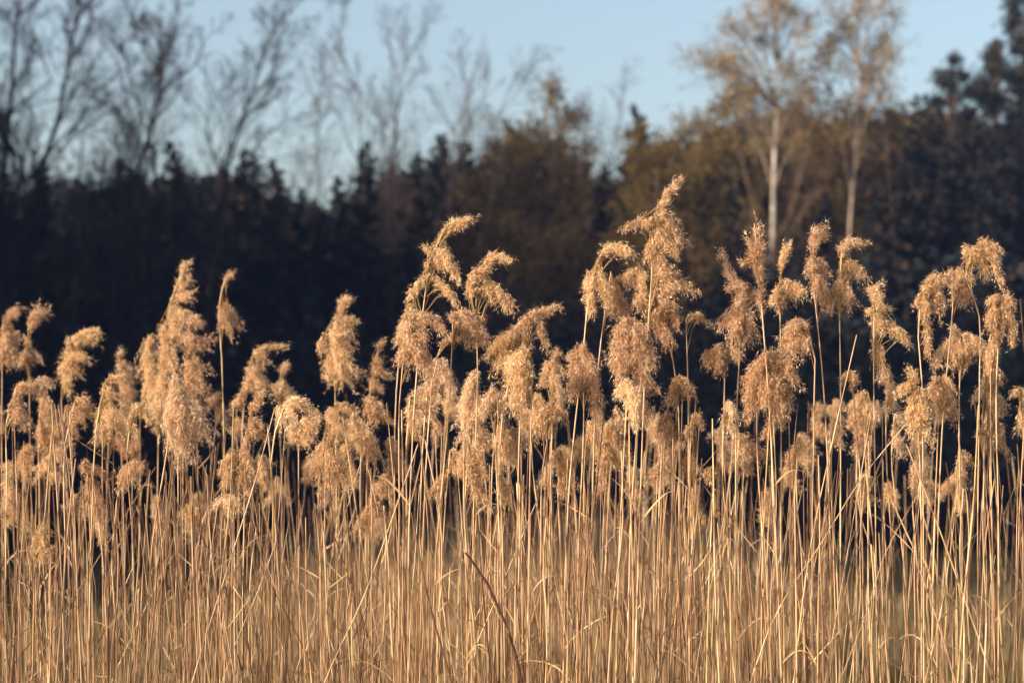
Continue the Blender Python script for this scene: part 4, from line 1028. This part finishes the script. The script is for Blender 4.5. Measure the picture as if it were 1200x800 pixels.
# single distinctive stalks --------------------------------------------------
def stalk(label, pts, d, r0, r1, tint, seed, group=None, name="reed_stalk", leaf=0, cat="stalk"):
    rng = rs(5000 + seed)
    path = stem_path_px(pts, d, rng, n=50)
    base = path[0].copy(); base[2] = 0
    g = Geo(); stem_mesh(g, rng, path, r0, r1, tint, sides=5)
    me = g.mesh("reed_stalk", M_STEM, base, smooth=True)
    if leaf:
        root = empty(name, base)
        link("stem", me, root)
        for _ in range(leaf):
            lg = Geo()
            p = interp_path(path, np.array([rng.uniform(.6, .95)]))[0]
            az = rng.rand() * 6.28
            leaf_mesh(lg, rng, p, nrm(np.array([math.cos(az), math.sin(az) * .5, rng.uniform(.5, 1.6)])), rng.uniform(.05, .15), rng.uniform(.0014, .0032), hang=rng.uniform(.0, .4))
            link("leaf", lg.mesh("reed_leaf", M_LEAF, base, smooth=True), root)
    else:
        root = link(name, me, None, base)
    tag(root, label, cat, group)
    return root

stalk("thick dark brown dead stem bending up to the left in the lower middle", [(612, 800), (600, 752), (578, 696), (562, 668), (545, 647)], 4.3, 0.0048, 0.0020, 0.18, 1, name="dead_stem", cat="stem")
stalk("thin dark stalk slanting from upper left in the lower middle", [(530, 800), (512, 740), (497, 680), (482, 600)], 4.35, 0.0032, 0.0014, 0.30, 2, name="dead_stem", cat="stem")
stalk("knobbly dark stalk standing low at the left", [(127, 800), (126, 740), (128, 700), (127, 668)], 4.4, 0.0044, 0.0018, 0.22, 3, name="dead_stem", cat="stem")
stalk("long straw slanting steeply right to left past the hero reed", [(380, 800), (430, 690), (462, 600), (490, 520)], 4.4, 0.0018, 0.0009, 0.95, 4)
stalk("fallen straw crossing the lower right from upper left", [(1165, 800), (1130, 700), (1082, 570), (1062, 520)], 4.45, 0.0024, 0.0012, 1.0, 5)
stalk("pair-like pale broken straw leaning left at the lower right", [(1120, 800), (1100, 730), (1078, 668)], 4.4, 0.0028, 0.0018, 1.1, 6)
stalk("thin straw leaning right across the dark gap on the right", [(920, 700), (960, 640), (1010, 560), (1064, 494)], 4.5, 0.0016, 0.0009, 1.0, 7)
stalk("bright straw leaning right between the tiny tent tuft and pillar plumes", [(930, 800), (950, 640), (975, 520), (1004, 392)], 4.55, 0.0019, 0.0010, 1.05, 8)
stalk("pale straight straw slanting left at the far left", [(93, 800), (88, 640), (76, 520), (68, 474)], 4.5, 0.0019, 0.0010, 1.1, 9)
stalk("long thin straw leaning right across the left lower stalks", [(225, 800), (275, 640), (300, 560), (322, 478)], 4.45, 0.0017, 0.0009, 1.05, 10)
stalk("red-brown stalk standing in the lower middle, right of the dead stem", [(620, 800), (618, 730), (614, 690), (607, 640)], 4.4, 0.0020, 0.0010, 0.5, 11, name="dead_stem", cat="stem")
stalk("curved dark stalk among straws right of the lower middle", [(707, 800), (706, 720), (698, 660), (687, 627)], 4.4, 0.0021, 0.0010, 0.45, 12, name="dead_stem", cat="stem")

# the many bare stalks in front, each its own object -------------------------
def bare_stalks():
    rng = rs(31415)
    N = 205
    for i in range(N):
        x = (i + rng.rand()) / N * 1230 - 15
        d = rng.uniform(4.25, 5.3)
        u = rng.rand()
        if u < 0.62:
            y = rng.uniform(470, 640); lean = rng.normal() * 27
            lab, grp = "bare %s upright stalk,".replace("upright", "tall upright" if y < 555 else "upright"), "upright bare stalks in the front reeds"
        elif u < 0.90:
            y = rng.uniform(560, 720); lean = rng.normal() * 16
            lab, grp = "short snapped %s stalk low down,", "short snapped stalks low in the front reeds"
        else:
            y = rng.uniform(500, 660); lean = rng.choice([-1, 1]) * rng.uniform(50, 130) * (1 if rng.rand() < .7 else .6)
            lab, grp = "thin bare %s straw leaning slantwise,", "slanting bare straws in the front reeds"
        h = 800 - y
        k = lean / 330.0 * h
        pts = [(x, 800), (x + k * .33 + rng.normal() * 2, 800 - h * .33), (x + k * .66 + rng.normal() * 3, 800 - h * .66), (x + k * (1 + .1 * rng.normal()), y)]
        r0 = rng.uniform(.0011, .0024) if abs(lean) < 50 else rng.uniform(.0008, .0014)
        tint = rng.choice([1.0, 1.12, .85, .6, .42], p=[.28, .22, .22, .16, .12])
        lab = lab % {1.0: "straw-yellow", 1.12: "pale", .85: "tan", .6: "brown", .42: "dark brown"}[float(tint)]
        if lab.startswith("thin"): lab = lab[:-1] + (" right," if lean > 0 else " left,")
        stalk(lab + " " + beside(x + k * .5), pts, d, r0, r0 * .62, tint, 100 + i, grp, leaf=int(rng.rand() * 2.2))
bare_stalks()

# the rest of the bed, with unseen stems added for shade --------------------------------------------------------
def reed_mass():
    rng = rs(2718); g = Geo()
    for i in range(2200):
        d = 4.6 + 3.8 * rng.rand() ** 1.3
        x = rng.uniform(-330, 1300)
        if i >= 1550:                      # unseen stems added outside the frame, sunward, to shade the lower bed
            d = rng.uniform(1.6, 4.9); x = 600 - F * (0.2118 * d + rng.uniform(0.3, 1.8)) / d
        if 990 < x < 1230 and rng.rand() < .65: continue
        y = rng.uniform(545, 720) if rng.rand() < .75 else rng.uniform(460, 600)
        if x < -20 or x > 1220: y = 580 - (rng.uniform(0.0, 0.55)) * F / d
        lean = rng.normal() * 27 * (1 if rng.rand() < .85 else 4)
        if i >= 1550 or x < 0: lean = -abs(lean) * 0.3
        h = 800 - y; k = lean / 330.0 * h
        path = stem_path_px([(x, 800), (x + k * .5 + rng.normal() * 1.5, 800 - h * .5), (x + k, y)], d, rng, n=16)
        r0 = rng.uniform(.0010, .0023)
        stem_mesh(g, rng, path, r0, r0 * .55, rng.choice([1.1, .95, .8, .6, .45, .35, .25, .2]), sides=4 if i < 1550 else 3, detail=False)
        for _ in range(rng.randint(0, 3)):
            p = interp_path(path, np.array([rng.uniform(.5, .95)]))[0]
            az = rng.rand() * 6.28
            leaf_mesh(g, rng, p, nrm(np.array([math.cos(az), math.sin(az) * .6, rng.uniform(.5, 2.)])), rng.uniform(.05, .15), rng.uniform(.0013, .003), rng.choice([1., .7, .4, .3]), hang=rng.uniform(.0, .4))
    o = link("reed_stalks", g.mesh("reed_stalks", M_STEM))
    tag(o, "dense mass of thinner dry stalks filling the reed bed, plus unseen shading ones added left", "reeds", kind="stuff")
reed_mass()

# thin blue volume added over the whole place to lift darks to navy -----------------------------
def build_haze():
    g = Geo()
    x0, x1, y0, y1, z0, z1 = -3060, 3060, -3060, 4060, -1.2, 22.0
    V = [(x, y, z) for z in (z0, z1) for y in (y0, y1) for x in (x0, x1)]
    F4 = [(0, 2, 3, 1), (4, 5, 7, 6), (0, 1, 5, 4), (2, 6, 7, 3), (0, 4, 6, 2), (1, 3, 7, 5)]
    g.add(V, (1, 1, 1), F4=F4)
    m = bpy.data.materials.new("navy_lift_haze"); m.use_nodes = True
    nt = m.node_tree; nt.nodes.remove(nt.nodes["Principled BSDF"])
    pv = nt.nodes.new("ShaderNodeVolumePrincipled")
    pv.inputs["Color"].default_value = (0.28, 0.45, 1.0, 1)
    pv.inputs["Density"].default_value = 0.00036
    nt.links.new(pv.outputs[0], nt.nodes["Material Output"].inputs["Volume"])
    o = link("haze", g.mesh("haze", m))
    tag(o, "thin bluish haze added over field and wood to tint the darks navy", "haze", kind="stuff")
build_haze()
scene.cycles.volume_bounces = 0
